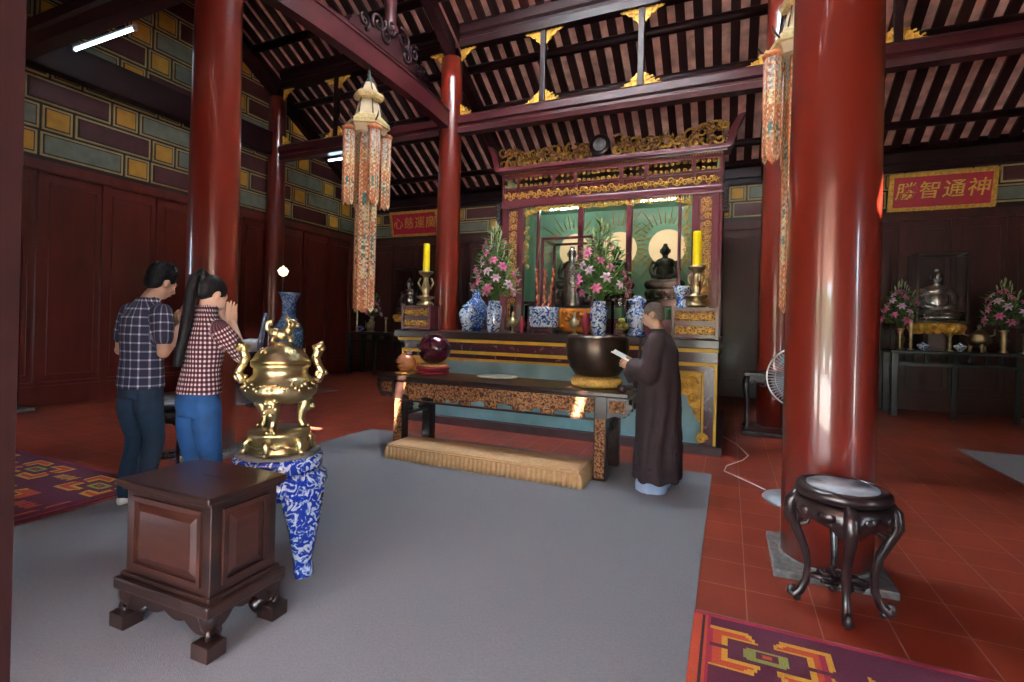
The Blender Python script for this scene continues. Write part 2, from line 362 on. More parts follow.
# front side: header, clerestory band, posts; unseen pent roof and leaves added to cut daylight
HZ=3.05
wf=struct(MB().box(XL,XR,.4,.5,HZ,3.3).box(XL,XR,.4,.5,4.72,5.0).box(XL,XR,.36,.54,HZ,HZ+.12).box(-9.6,CLX0,.4,.5,3.3,4.72).box(CLX1,XR,.4,.5,3.3,4.72).obj('wall_front','beam2'))
for x0,x1 in((XL,-9.2),(-7.35,-7.1),(-5.0,-4.75),(-3.3,-3.1),(-1.62,-1.2),(.75,.95),(2.9,3.1),(5.0,XR)):
    m=MB().box(x0,x1-(.022 if x1==-1.2 else 0),.38,.48,0,HZ)
    
    m.obj('door_post','postdark',wf)
for x in(): MB().box(x-.06,x+.06,.4,.5,3.3,4.72).obj('clerestory_mullion','beam2',wf)
for x0,x1 in CLOSED:
    n=max(1,round((x1-x0)/.6)); 
    for i in range(n): MB().bbox(x0+(x1-x0)*i/n+.01,x0+(x1-x0)*(i+1)/n-.01,.41,.46,.05,HZ,.01).obj('added_door_leaf','panel2',wf)  # unseen leaf added to block door light
MB().prism([(.4,3.12),(-3.6,2.3),(-3.6,2.4),(.4,3.24)],XL,XR,'x').obj('added_pent_roof','rooftile',wf)  # unseen roof added to keep sun and sky out of the doors
# ceiling: clay roof deck, rafters, purlins
def roof_build(holes):
    # deck strips split around unseen gaps added to let light in: holes (x,y,w,l) on the front slope
    m=MB()
    def slab(x0,x1,y0,y1,z0,z1): m.add([(x0,y0,z0),(x1,y0,z0),(x1,y1,z1),(x0,y1,z1),(x0,y0,z0+.1),(x1,y0,z0+.1),(x1,y1,z1+.1),(x0,y1,z1+.1)],[(0,1,2,3),(4,5,6,7),(0,1,5,4),(1,2,6,5),(2,3,7,6),(3,0,4,7)],False)
    slab(XL-.4,XR+.4,YB+.5,RY,RZ0-SL*.5,roofz(RY))
    xs=sorted({XL-.4,XR+.4}|{h[0]-h[2]/2 for h in holes}|{h[0]+h[2]/2 for h in holes})
    for a,b in zip(xs,xs[1:]):
        hs=sorted([(h[1]-h[3]/2,h[1]+h[3]/2) for h in holes if h[0]-h[2]/2<=a+1e-6 and h[0]+h[2]/2>=b-1e-6])
        y=EAVE
        for p,q in hs: slab(a,b,y,p,RZ0+SL*y,RZ0+SL*p); y=q
        slab(a,b,y,RY,RZ0+SL*y,roofz(RY))
    return m
SUN=Vector((-.30,.62,-.78)).normalized()
def hole_for(p,w,l):
    p=Vector(p); d=-SUN; # p+t d hits z=RZ0+SL*y
    t=(RZ0+SL*p.y-p.z)/(d.z-SL*d.y); q=p+d*t; return (q.x,q.y,w,l)
PATCH=[((-3.3,4.42,.55),.11,.4),((-1.25,4.42,.66),.09,.22),((-1.4,4.62,.82),.08,.12),((-4.72,7.9,2.35),.1,.2),((.785,3.49,2.2),.07,.3),((-4.95,4.85,0),.3,.12)]  # sun patch targets; an unseen roof gap is added for each
SKY=[(-2.15,4.92,3.4,1.3)]  # opening for the added skylight
HOLES=[hole_for(*p) for p in PATCH if p[1]>0]
HOLES=[h for h in HOLES if not(abs(h[0]+2.15)<1.75 and abs(h[1]-4.92)<.7)]+SKY
ce=struct(roof_build(HOLES).obj('ceiling','rooftile'))
h=SKY[0]; y0,y1=h[1]-h[3]/2,h[1]+h[3]/2
MB().add([(h[0]+a*h[2]/2,y,roofz(y)+dz) for dz in(.02,.04) for a,y in((-1,y0),(1,y0),(1,y1),(-1,y1))],[(0,1,2,3),(7,6,5,4),(0,1,5,4),(1,2,6,5),(2,3,7,6),(3,0,4,7)],False).obj('added_skylight','frost',ce)  # unseen pane added as soft light over the altar
for a0,a1,b0,b1 in((-1,-1,y0,y1),(1,1,y0,y1)):
    xx=h[0]+a0*(h[2]/2+.02); MB().prism([(b0,roofz(b0)),(b1,roofz(b1)),(b1,roofz(b1)-.42),(b0,roofz(b0)-.42)],xx-.02,xx+.02,'x').obj('added_light_baffle','rafter',ce)  # unseen boards added to narrow the spread of the skylight
for yy in(y0-.02,y1+.02): MB().box(h[0]-h[2]/2,h[0]+h[2]/2,yy-.02,yy+.02,roofz(yy)-.42,roofz(yy)).obj('added_light_baffle','rafter',ce)  # same added baffle, remaining two sides
# back slope rafters (pale clay strips show between)
th=math.atan(SL); xs=[]; x=XL+.05
rmesh=None
L=(YB+.1-RY)
while x<XR:
    if rmesh is None:
        mm=MB(); mm.bar((0,YB+.1,RZ0-.036-SL*.1),(0,RY,roofz(RY)-.036),.145,.06); r=mm.obj('rafter','rafter',ce); rmesh=r
    else: r=rmesh.copy(); COL.objects.link(r); r.parent=ce
    r.location.x=x; x+=.28
holx=[(h[0]-h[2]/2-.09,h[0]+h[2]/2+.09) for h in HOLES]
x=XL+.05; fr_=None
while x<XR:
    if not any(a<x<b for a,b in holx):
        if fr_ is None: fr_=MB().bar((0,EAVE+.05,RZ0-.036+SL*(EAVE+.05)),(0,RY,roofz(RY)-.036),.145,.06).obj('rafter','rafter',ce); r=fr_
        else: r=fr_.copy(); COL.objects.link(r); r.parent=ce
        r.location.x=x
    x+=.28
for y,rr in((10.85,.075),(9.4,.08),(8.62,.08),(7.4,.085),(6.6,.08),(5.8,.11)):
    z=roofz(y)-.07-rr
    if y<7.5 and y>6: z-=0
    MB().tube([(XL,y,z),(XR,y,z)],rr,12).obj('purlin','beam2',ce)
for y in(1.2,2.4,4.6): MB().tube([(XL,y,roofz(y)-.2),(XR,y,roofz(y)-.2)],.08,8).obj('purlin','beam2',ce)
# ---------------------------------------------------------------- columns
def column(x,y,r0,r1,zt,label,base=True,slab=None):
    t=thing('column',label,'column',(x,y,0),0)
    z0=.05 if base else 0
    N=14; prof=[(r0*(1+.03*sin(PI*min(1,i/N*1.6)))-(r0-r1)*(i/N)**1.3,z0+(zt-z0)*i/N) for i in range(N+1)]
    MB().lathe(prof,40).obj('shaft','column',t)
    if base:
        s=slab or r0+.09
        MB().bbox(-s,s,-s,s,0,.045,.008).lathe([(r0+.012,.045),(r0+.012,.06),(r0+.004,.065)],32).obj('stone_base','stone',t)
    return t
column(.56,3.55,.24,.216,6.75,'thick glossy red column in the right foreground, behind the round marble-topped stool',slab=.3)
column(CA-.03,3.46,.235,.208,6.7,'thick glossy red column standing behind the praying couple')
column(CA,8.05,.225,.2,6.36,'red column at the left end of the altar, just right of the red signboard')
column(CB,8.05,.225,.2,6.36,'red column right of the glass shrine, mostly hidden behind the nearest column')
column(-9.42,8.05,.2,.18,6.36,'slim dark red column set against the left wall behind the tall porcelain vase')
column(-9.42,3.5,.2,.18,6.7,'dark red column against the left wall near the left edge')
# ---------------------------------------------------------------- beams
def prof_beam(name,x0,x1,y,z0,z1,label,mm='beam',cat='beam'):
    h=z1-z0; P=[(-.09,0),(.09,0),(.11,.25*h),(.08,.3*h),(.08,.42*h),(.12,.5*h),(.12,.85*h),(.07,h),(-.07,h),(-.12,.85*h),(-.12,.5*h),(-.08,.42*h),(-.08,.3*h),(-.11,.25*h)]
    m=MB().prism([(a,b) for a,b in P],x0,x1,'x'); o=m.obj(name,mm,None,(0,y,z0)); return tag(o,label,cat)
Z0=4.93
prof_beam('tie_beam',CB-.0-5.3+.0,CB-.2,8.05,Z0,5.27,'long dark red tie beam running above the glass shrine between two columns')
prof_beam('tie_beam',-9.25,CA-.2,8.05,Z0,5.27,'dark red tie beam between left wall and the column by the red signboard')
prof_beam('tie_beam',CB+.2,XR,8.05,Z0,5.27,'dark tie beam at upper right, beyond the nearest red column')
prof_beam('upper_beam',CA+.2,CB-.2,8.05,6.52,7.0,'heavy near-black upper beam above the slim posts over the shrine','beam2')
prof_beam('upper_beam',-9.25,CA-.2,8.05,6.52,7.0,'near-black upper beam high in the left bay','beam2')
prof_beam('upper_beam',CB+.2,XR,8.05,6.52,7.0,'near-black upper beam high in the right bay','beam2')
prof_beam('tie_beam',-9.25,CA-.2,3.5,4.95,5.35,'dark beam at upper left that carries the glowing fluorescent tube','beam2')
def ybeam(x,y0,y1,z0,h,label,sag=.1,name='cross_beam',w=.16):
    n=14; pts=[]
    for i in range(n+1):
        t=i/n; y=y0+(y1-y0)*t; z=z0-sag*(abs(2*t-1)**3)*.9; pts.append((y,z))
    poly=pts+[(y,z+h-.1*abs(2*i/n-1)**2) for i,(y,z) in reversed(list(enumerate(pts)))]
    m=MB().prism(poly,-w/2,w/2,'x'); m.tube([( -w/2,p[0],p[1]+h-.07) for p in pts],.018,6).tube([(w/2,p[0],p[1]+h-.07) for p in pts],.018,6)
    return tag(m.obj(name,'beam',None,(x,0,0)),label,'beam')
ybeam(CA,3.72,7.85,5.1,.38,'curved dark red cross beam above the left hanging lantern')
ybeam(CB,3.75,7.85,5.1,.38,'curved cross beam above the right hanging lantern, behind the nearest column')
tag(MB().bbox(-.1,.1,3.7,7.85,0,.5,.02).obj('cross_beam','beam2',None,(-9.42,0,5.03)),'straight dark beam along the left wall above the block frieze','beam')
def krafter(x,label,y1=YB-.1):
    y0=RY+.0; m=MB()
    for a,b in((6.0,8.0),(8.1,YB-.3)):
        za,zb=roofz(a)-.40,roofz(b)-.40
        m.prism([(a,za-.14),(b,zb-.14),(b,zb+.12),(a,za+.12)],-.09,.09,'x')
    return tag(m.obj('principal_rafter','beam2',None,(x,0,0)),label,'rafter')
krafter(CA,'thick sloping rafter rising from the column by the red signboard')
krafter(CB,'thick sloping rafter above the column right of the shrine')
krafter(-9.46,'thick sloping rafter on the left gable wall over the block pattern')
# carved cloud bracket with short king post on the left cross beam
t=thing('carved_bracket','dark carved cloud bracket sitting on top of the curved cross beam','bracket',(CA,6.2,5.46))
m=MB().prism([(-1.0,0),(1.05,0),(.9,.16),(.6,.2),(.42,.36),(.1,.42),(-.3,.36),(-.6,.2),(-.9,.16)],-.09,.09,'x')
for i,(a,b,r) in enumerate([(.75,.16,.13),(.5,.3,.14),(.2,.38,.16),(-.1,.4,.15),(-.4,.3,.14),(-.7,.18,.12),(.62,.1,.1),(-.2,.2,.14),(.3,.15,.12)]):
    for sx in(.1,-.1): m.scroll(a,b,r,i,1.4,1 if i%2 else -1,.028,y=sx,plane='yz')
m.obj('cloud_carving','beam2',t); MB().lathe([(.1,.38),(.13,.45),(.09,.55),(.1,1.75)],20).obj('king_post','beam',t)
# slim posts with gilt corner brackets
def gilt(mb,x,z,sx,sz,s=.42,y=0):
    sx*=.72; sz*=.62
    q=[(0,0),(s,0),(s*.9,.05),(s*.66,.07),(s*.55,.14),(s*.36,.16),(s*.28,.26),(s*.12,.3),(.03,.36),(0,.36)]
    mb.prism([(x+sx*a,z+sz*b) for a,b in q],y-.012,y+.012,'y')
    for a,b,r in((.08,.07,.06),(.2,.07,.055),(.31,.05,.04),(.07,.2,.05),(.17,.16,.045)): mb.scroll(x+sx*a,z+sz*b,r,1,1.2,sx*sz,.014,y=y-.02)
def post(x,label,w=.1):
    t=thing('slim_post',label,'post',(x,8.05,5.27)); MB().bbox(-w/2,w/2,-.05,.05,0,1.25,.012).obj('shaft','beam2',t)
    for sx in(1,-1):
        m=MB(); gilt(m,sx*w/2,0,sx,1); m.obj('corner_bracket','yellow_gold',t)
        m=MB(); gilt(m,sx*w/2,1.25,sx,-1); m.obj('corner_bracket','yellow_gold',t)
for x,l in((-3.07,'slim dark post above the shrine, left of the two there'),(-1.4,'slim dark post above the shrine, right of the two there'),(-7.7,'slim post with gilt corners in the left bay behind the hanging lantern'),(1.95,'slim post with gilt corners beyond the nearest column at upper right')): post(x,l)
for x,sx,par in((CA+.2,1,'left column'),(CB-.2,-1,'right column')):
    t=thing('corner_fretwork','gilt corner fretwork on the tie beam beside the '+('column by the red signboard' if sx==1 else 'column right of the shrine'),'fretwork',(x,8.05,5.27))
    m=MB(); gilt(m,0,0,sx,1); m.obj('lower_fret','yellow_gold',t); m=MB(); gilt(m,0,1.25,sx,-1); m.obj('upper_fret','yellow_gold',t)
for x,sx,lb in((-9.24,1,'gilt corner fretwork on the tie beam beside the slim left wall column'),(CA-.2,-1,'gilt corner fretwork left of the column by the red signboard')):
    t=thing('corner_fretwork',lb,'fretwork',(x,8.05,5.27))
    m=MB(); gilt(m,0,0,sx,1); m.obj('lower_fret','yellow_gold',t); m=MB(); gilt(m,0,1.25,sx,-1); m.obj('upper_fret','yellow_gold',t)
# ---------------------------------------------------------------- lamps
def tube_lamp(loc,rz,L,label,tm='tube'):
    t=thing('fluorescent_lamp',label,'lamp',loc,rz)
    MB().bbox(-L/2-.04,L/2+.04,-.015,.015,.02,.045,.005).obj('housing','fangrey',t)
    MB().tube([(-L/2,0,0),(L/2,0,0)],.016,10).obj('tube',tm,t)
    m=MB(); m.box(-L/2-.03,-L/2,-.02,.02,-.02,.04).box(L/2,L/2+.03,-.02,.02,-.02,.04).obj('end_cap','fangrey',t); return t
tube_lamp((-6.87,3.4,4.67),0,1.18,'glowing blue-white fluorescent tube at upper left under a dark beam')
tube_lamp((-7.55,8.2,4.86),0,.95,'fluorescent tube glowing below the tie beam beside the hanging lantern')
# ---------------------------------------------------------------- floor coverings
def carpetobj(x0,x1,y0,y1,h,mt,name,label,cat,b=.004): return tag(MB().bbox(x0,x1,y0,y1,0,h,b).obj(name,mt),label,cat)
carpetobj(-4.27,-.13,.6,5.22,.012,'carpet','grey_carpet','large blue-grey carpet covering the floor before the altar table','carpet')
carpetobj(2.61,5.15,2.0,7.88,.012,'mat','side_carpet','pale grey carpet at the right edge beyond the nearest column','carpet')
carpetobj(-9.2,-7.2,4.9,7.75,.012,'mat','side_carpet','pale grey carpet on the tiles along the left wall','carpet')
def rug(x0,x1,y0,y1,label,flip=1,sc=1.0):
    nx=int((x1-x0)/.0125); ny=int((y1-y0)/.0125); cx=(x1-x0)/nx; cy=(y1-y0)/ny; W=x1-x0; Hh=y1-y0
    def motif(u,v,kind):
        u/=sc; v/=sc; a,b=abs(u),abs(v)
        if a<.085 and b<.045:
            if a<.02 and b<.012: return 2
            if a<.045 and b<.024: return 0
            return 5 if a+b<.115 else 0
        if .03<a<.265 and .012<b<.15:
            e=min(a-.03,.265-a,b-.012,.15-b)
            if a<.06 and b<.035: return 0
            if (.265-a)+(b-.012)<.03 : return 0
            if a<.1 and a*.9+.03<b-.02+.0: return 0 if a+.02<b*.55 else 3
            if .265-a<.03 or .15-b<.02: return 3 if kind==0 else 2
            if .265-a<.085 or .15-b<.055: return 2 if (.265-a>.05 or kind) else 1
            if .265-a<.11 or .15-b<.075: return 3
            return 0
        return -1
    def col(i,j):
        x=(i+.5)*cx; y=(j+.5)*cy
        if flip<0: x=W-x
        e=min(x,W-x); f=min(y,Hh-y)
        if f<.022: return 1
        if e<.022: return 1
        if flip<0 and e<.11: return 0
        if e<.075: return 2
        if e<.085: return 4
        if e<.11: return 2 if e<.1 else 1
        per=.98; top=Hh-y
        for row,(vc,off,kd) in enumerate(((.255,.34,0),(.72,.83,1))):
            k=int((x-off+per/2)//per); u=x-off-k*per
            q=motif(u,top-vc,kd)
            if q>=0: return q
            u2=abs(u)-per/2
            if abs(u2)<.12 and abs(top-vc)<.02+.03*abs(sin(u2*40)) and int(u2*80)%3: return 2 if kd else 3
        return 0
    m=MB(); m.bbox(0,x1-x0,0,y1-y0,0,.008,.002)
    vs=[(i*cx,j*cy,.0095) for j in range(ny+1) for i in range(nx+1)]; o=len(m.v); m.v+=vs
    for j in range(ny):
        for i in range(nx): a=o+j*(nx+1)+i; m.f.append([a,a+1,a+nx+2,a+nx+1]); m.mi.append(col(i,j)); m.sm.append(False)
    return tag(m.obj('woven_rug',['rug0','rug1','rug2','rug3','rug4','rug5'],None,(x0,y0,0)),label,'rug')
for k,c in enumerate([(.085,.01,.035),(.3,.012,.05),(.42,.055,.02),(.52,.27,.025),(.03,.008,.02),(.2,.24,.05)]): M['rug%d'%k]=mat('rug_wool_%s'%('plum crimson orange yellow black green'.split()[k]),c,.95,var=.2,scale=120,bmp=.5,bscale=260)
rug(-.165,2.7,1.6,2.665,'crimson woven rug with yellow and orange flower in the front right corner')
rug(-7.3,-4.37,1.56,2.63,'purple woven rug with yellow flowers at the left, behind the dark door post',-1,1.15)
for o in list(bpy.data.objects):
    if o.name.startswith('woven_rug') : o.location.z=.0
# ---------------------------------------------------------------- donation box
t=thing('donation_box','dark rosewood donation box with slotted top on four scroll feet','box',(-2.225,1.545,.012),math.radians(1.5))
m=MB().bbox(-.275,.275,-.165,.165,.21,.625,.006)
m.bbox(-.31,.31,-.2,.2,.17,.225,.012).bbox(-.29,.29,-.18,.18,.225,.245,.006)
m.obj('body','dkwood',t)
for sx,sy in((0,-1),(0,1),(-1,0),(1,0)):
    m=MB(); 
    w=.225 if sy else .115; d=.165 if sy else .275
    T=RZ(0 if sy==-1 else PI if sy==1 else PI/2 if sx==1 else -PI/2)
    dd=-d
    for a,b,z0,z1 in((-w,w,.575,.595),(-w,w,.275,.295),(-w,-w+.02,.295,.575),(w-.02,w,.295,.575)): m.box(a,b,dd-.012,dd+.002,z0,z1,T)
    vs=[(-w+.03,dd-.002,.305),(w-.03,dd-.002,.305),(w-.03,dd-.002,.565),(-w+.03,dd-.002,.565),(-w+.06,dd-.012,.335),(w-.06,dd-.012,.335),(w-.06,dd-.012,.535),(-w+.06,dd-.012,.535)]
    m.add([T@Vector(v) for v in vs],[(4,5,6,7),(0,1,5,4),(1,2,6,5),(2,3,7,6),(3,0,4,7)],False)
    m.obj('side_panel','dkwood2',t)
m=MB().bbox(-.305,.305,-.2,.2,.635,.665,.008); m.bbox(-.29,.29,-.18,.18,.618,.638,.006); lid=m.obj('lid','dkwood',t)
MB().box(-.055,.055,-.007,.007,.6655,.6665,TR(.03,.02,0)).obj('coin_slot','dark',lid)
def cab_leg(m,sx,sy,x,y,zt,h,s=1):
    # bulging cabriole knee tapering into scroll on a block
    n=12; pts=[];rs=[]
    for i in range(n+1):
        u=i/n; o=.045*sin(u*PI*1.0)*(1-u*.3)-.03*u; pts.append((x+sx*o,y+sy*o,zt-h*u)); rs.append(.058-.03*sin(min(1,u*1.15)*PI/2)+(.012 if u>.85 else 0))
    m.tube(pts,rs,10)
    d=Vector((sx,sy,0)).normalized()
    for i in range(1):
        p=[]
        for k in range(15):
            a=-PI/2+k/14*2*PI*1.1; r=.028*(1-.6*k/14); c=Vector((x+sx*.005,y+sy*.005,zt-h+.03))+d*.03; p.append(c+d*cos(a)*r+Vector((0,0,sin(a)*r)))
        m.tube(p,.012,6)
for sx,sy in((1,-1),(-1,-1),(1,1),(-1,1)):
    m=MB(); cab_leg(m,sx,sy,sx*.24,sy*.13,.19,.13); m.bbox(sx*.27-.05,sx*.27+.05,sy*.16-.045,sy*.16+.045,0,.065,.005); m.obj('leg','dkwood',t)
for sy in(-1,1):
    n=28
    poly=[(-.26+.52*i/n,.085-.022*abs(sin(i/n*PI*4))+(.045*sin(PI*i/n))) for i in range(n+1)]+[(.26,.185),(-.26,.185)]
    MB().prism(poly,sy*.15-.018,sy*.15+.018,'y').obj('apron','dkwood',t)
    poly=[(-.15+.3*i/n,.11-.03*abs(sin(i/n*PI*3))+(.05*sin(PI*i/n))) for i in range(n+1)]+[(.15,.185),(-.15,.185)]
    MB().prism(poly,sy*.26-.018,sy*.26+.018,'x').obj('apron','dkwood',t)
# ---------------------------------------------------------------- porcelain stand + brass burner
SX,SY=-2.38,2.1
t=thing('porcelain_stand','round blue and white porcelain stand on curved legs under the brass burner','stand',(SX,SY,.012))
MB().lathe([(.19,.545),(.235,.552),(.24,.565),(.24,.61),(.235,.622),(.22,.63),(0.01,.632)],48).obj('top','porc3',t)
MB().lathe([(.15,.632),(.225,.632),(.228,.64),(.15,.64)],48).obj('rim_slab','stone',t)
m=MB().lathe([(.2,.40),(.245,.42),(.27,.47),(.262,.51),(.215,.545),(.17,.545),(.2,.48),(.19,.42)],48); m.obj('apron','porc3',t)
for k in range(3):
    a=math.radians(-10+120*k); m=MB(); N=14; vs=[]
    for i in range(N+1):
        u=i/N; z=.46*(1-u); r=.235+.035*sin(u*PI*.7)-.02*u**1.5+(.03*max(0,u-.85)/.15 if u>.85 else 0)
        r+= .0; w=.1*(1-u)**1.2+.042+(.012 if u>.88 else 0); th_=.036
        for q in range(10):
            b=2*PI*q/10; vs.append((((r+cos(b)*th_)),sin(b)*w,z+(.02 if i==N else 0)*0))
    fs=[(i*10+q,i*10+(q+1)%10,(i+1)*10+(q+1)%10,(i+1)*10+q) for i in range(N) for q in range(10)]+[tuple(range(9,-1,-1)),tuple(N*10+q for q in range(10))]
    T=RZ(a); m.add([T@Vector(v) for v in vs],fs,True); m.obj('leg','porc3',t)
t=thing('incense_burner','polished brass tripod incense burner with lion lid standing on porcelain stand','incense burner',(SX,SY,.654),math.radians(41.5))
m=MB().lathe([(.12,.005),(.165,.005),(.168,.02),(.15,.04),(.148,.075),(.165,.1),(.17,.115),(.165,.125),(.02,.13)],40)
for k in range(6):
    a=k*PI/3+.3; m.scroll(0,0,.001,0,.1) if 0 else None
m.obj('base_plate','brass',t)
for k in range(6):
    a=k*PI/3+.26; T=RZ(a)
    m=MB().tube([T@Vector(p) for p in((.15,0,.09),(.175,0,.06),(.17,0,.03),(.185,0,.012),(.2,0,.022))],[.022,.024,.02,.017,.012],8)
    for s_ in(1,-1): m.tube([T@Vector(p) for p in((.165,0,.075),(.155,.04*s_,.045),(.145,.085*s_,.055))],[.012,.01,.006],6)
    m.obj('foot','brass',t)
for k in range(3):
    a=math.radians(-100+120*k); T=RZ(a)
    m=MB().tube([T@Vector(p) for p in((.1,0,.34),(.135,0,.31),(.14,0,.265),(.118,0,.215),(.112,0,.175),(.128,0,.145),(.135,0,.125))],[.035,.045,.043,.028,.022,.026,.03],12)
    for i in range(7): m.sph(T@Vector((.16+.012*(i%2),.03*sin(i*2.1),.33-.016*i)),.017,8)
    for i in(-1,0,1): m.sph(T@Vector((.155,.018*i,.135)),.013,8)
    m.obj('leg','brass',t)
m=MB().lathe([(.02,.275),(.1,.28),(.16,.3),(.195,.335),(.203,.37),(.19,.405),(.16,.43),(.146,.445),(.145,.48),(.158,.49),(.162,.505),(.15,.512)],48)
rr=random.Random(3)
for i in range(60):
    a=i*2*PI/60; z=.385+.018*sin(i*1.7); r=.199-abs(z-.37)*.3; m.sph((r*cos(a),r*sin(a),z),(.012,.012,.009+.004*rr.random()),6)
m.obj('bowl','brass',t)
m=MB().lathe([(.13,.512),(.16,.513),(.163,.522),(.15,.535),(.135,.56),(.105,.59),(.06,.605),(.05,.618),(.05,.63),(.01,.632)],40)
for i in range(5):
    a=i*2*PI/5+.2
    for j in range(6): b=j*PI/3; m.sph((.122*cos(a)+.016*cos(b)*-sin(a),.122*sin(a)+.016*cos(b)*cos(a),.574+.014*sin(b)),.007,6)
lid=m.obj('lid','brass',t)
m=MB()  # lion dog finial, head turned
m.sph((0,0,.672),(.045,.032,.035)); m.sph((.035,0,.7),(.028,.027,.03)); m.sph((-.035,0,.68),(.03,.028,.03)); m.sph((.052,0,.735),(.032,.03,.03)); m.sph((.08,0,.727),(.017,.018,.014))
for i in range(12): b=i*2*PI/12; m.sph((.035+.008*cos(b*2),.034*cos(b),.735+.032*sin(b)),.013,6)
for x_,y_ in((.045,.022),(.045,-.022),(-.04,.024),(-.04,-.024)): m.tube([(x_,y_,.67),(x_*1.1,y_*1.2,.645),(x_*1.15,y_*1.2,.632)],[.014,.011,.014],8)
m.tube([(-.05,0,.69),(-.08,0,.705),(-.078,0,.74),(-.055,0,.75),(-.06,0,.725)],[.012,.017,.018,.014,.008],8)
m.sph((.05,.022,.757),.009,6); m.sph((.05,-.022,.757),.009,6)
m.obj('lion_finial','brass',lid)
for s_ in(1,-1):
    pts=[(.17,0,.40),(.205,0,.41),(.225,0,.455),(.2,0,.5),(.185,0,.54),(.2,0,.575),(.19,0,.6),(.215,0,.615),(.225,0,.59)]
    m=MB().tube([(s_*x,y,z) for x,y,z in pts],[.02,.024,.022,.022,.026,.028,.03,.026,.018],10,flat=1)
    for i,(x,y,z) in enumerate(pts):
        for q in(-1,1): m.sph((s_*x,q*.02,z),.013,6)
    m.scroll(s_*.215,.44,.035,0,1.2,s_,.012)
    m.obj('handle','brass',t)
# white vessel behind the burner's ear is part of a pale whisk seen in the photo
t=thing('white_whisk','white bulb-ended object with pale blue handle behind the burner left ear','whisk',(-7.0,5.72,0))
MB().lathe([(.16,0),(.17,.02),(.03,.05),(.025,.8),(.05,.84),(.16,.85),(.16,.87)],20).obj('stand','dkwood',t)
MB().tube([(-.22,-.1,.95),(-.1,-.05,.97),(.0,0,.98)],[.11,.12,.1],14).obj('bulb','white',t)
MB().tube([(.02,0,.9),(.06,.02,1.2),(.1,.04,1.5)],[.05,.035,.03],10).obj('handle','trouser',t)
# tall vase with lotus lamp
t=thing('floor_vase','tall blue and white porcelain vase with flared neck near the left wall','vase',(-7.46,6.73,0))
MB().lathe([(.2,0),(.21,.03),(.13,.06),(.12,.22),(.2,.26),(.21,.3)],28).obj('wooden_stand','dkwood',t)
MB().lathe([(.15,.3),(.16,.32),(.155,.4),(.19,.6),(.25,.9),(.272,1.1),(.25,1.25),(.16,1.4),(.12,1.48),(.115,1.62),(.13,1.75),(.18,1.86),(.2,1.9),(.185,1.9),(.11,1.74),(.09,1.5)],36).obj('body','porc4',t)
MB().lathe([(.118,1.5),(.122,1.52),(.122,1.7),(.128,1.72)],32).obj('neck_band','porc4',t)
t=thing('lotus_lamp','small glowing lotus-shaped lamp on a thin stem above the tall vase','lamp',(-7.58,6.68,1.62))
MB().tube([(.02,.02,0),(.01,0,.4),(0,0,.6)],.012,6).obj('stem','dark',t)
m=MB()
for k in range(8):
    a=k*PI/4; m.tube([(0,0,.58),(.05*cos(a),.05*sin(a),.62),(.075*cos(a),.075*sin(a),.68),(.05*cos(a),.05*sin(a),.74)],[.012,.022,.022,.004],6)
m.sph((0,0,.72),(.03,.03,.06)); m.obj('lotus_petals','flame',t)
# ---------------------------------------------------------------- round marble-topped stools
def stool(x,y,rz,label):
    t=thing('round_stool',label,'stool',(x,y,0),rz)
    MB().lathe([(.15,.575),(.2,.58),(.215,.6),(.213,.622),(.2,.635),(.185,.637),(.185,.632),(.02,.632)],40).obj('top','blackwood',t)
    MB().lathe([(.02,.631),(.16,.632),(.16,.638),(.02,.639)],36).obj('marble_inlay','marble',t)
    n=60; m=MB(); vs=[]
    for i in range(n):
        a=2*PI*i/n; d=.06*(.5+.5*cos(4*a))**1.5+.012*abs(sin(8*a))
        for r,z in((.165,.58),(.215,.56),(.205,.49-d),(.185,.49-d)): vs.append((r*cos(a),r*sin(a),z))
    m.add(vs,[(i*4+k,((i+1)%n)*4+k,((i+1)%n)*4+(k+1)%4,i*4+(k+1)%4) for i in range(n) for k in range(4)],True)
    for k in range(4):
        for q in(-.32,.32):
            a=k*PI/2+PI/4+q; m.lathe([(.0,-.012),(.028,-.01),(.03,0),(.016,.004),(.008,.01)],12,T=RZ(a)@TR(.21,0,.52)@Matrix.Rotation(PI/2,4,'Y')@Matrix.Diagonal((1,1.4,1,1)))
    m.obj('apron','blackwood',t)
    for k in range(4):
        a=k*PI/2; T=RZ(a)
        P_=[(.19,0,.58),(.225,0,.53),(.235,0,.46),(.2,0,.38),(.165,0,.3),(.145,0,.2),(.15,0,.12),(.175,0,.06),(.205,0,.03),(.225,0,.045),(.22,0,.07),(.2,0,.075)]
        m=MB().tube([T@Vector(p) for p in P_],[.026,.034,.032,.026,.021,.019,.019,.022,.026,.02,.016,.01],10)
        m.sph(T@Vector((.19,0,.022)),.022,8); m.tube([T@Vector(p) for p in((.2,0,.4),(.15,0,.42),(.14,0,.45),(.16,0,.46))],[.014,.012,.01,.006],6)
        m.obj('leg','blackwood',t)
    m=MB()
    for k in range(4):
        a=k*PI/2; T=RZ(a); m.tube([T@Vector((.15,0,.15)),T@Vector((.08,.03,.155)),T@Vector((0,0,.15))],.014,8)
        for q in range(3): m.tube([T@Vector((.07+.05*cos(b),.0+.045*sin(b)*(1-.2*q),.15)) for b in [i*PI/6 for i in range(13)]],.008,6) if q==0 else m.tube([T@(RZ(PI/4)@Vector((.075+.04*cos(b),.035*sin(b),.15))) for b in [i*PI/6 for i in range(13)]],.008,6) if q==1 else None
    m.obj('stretcher','blackwood',t); return t
stool(.545,3.02,0,'round carved stool with marble inlay in front of the nearest red column')
stool(-4.66,2.88,math.radians(0),'round dark stool half hidden behind the praying couple')
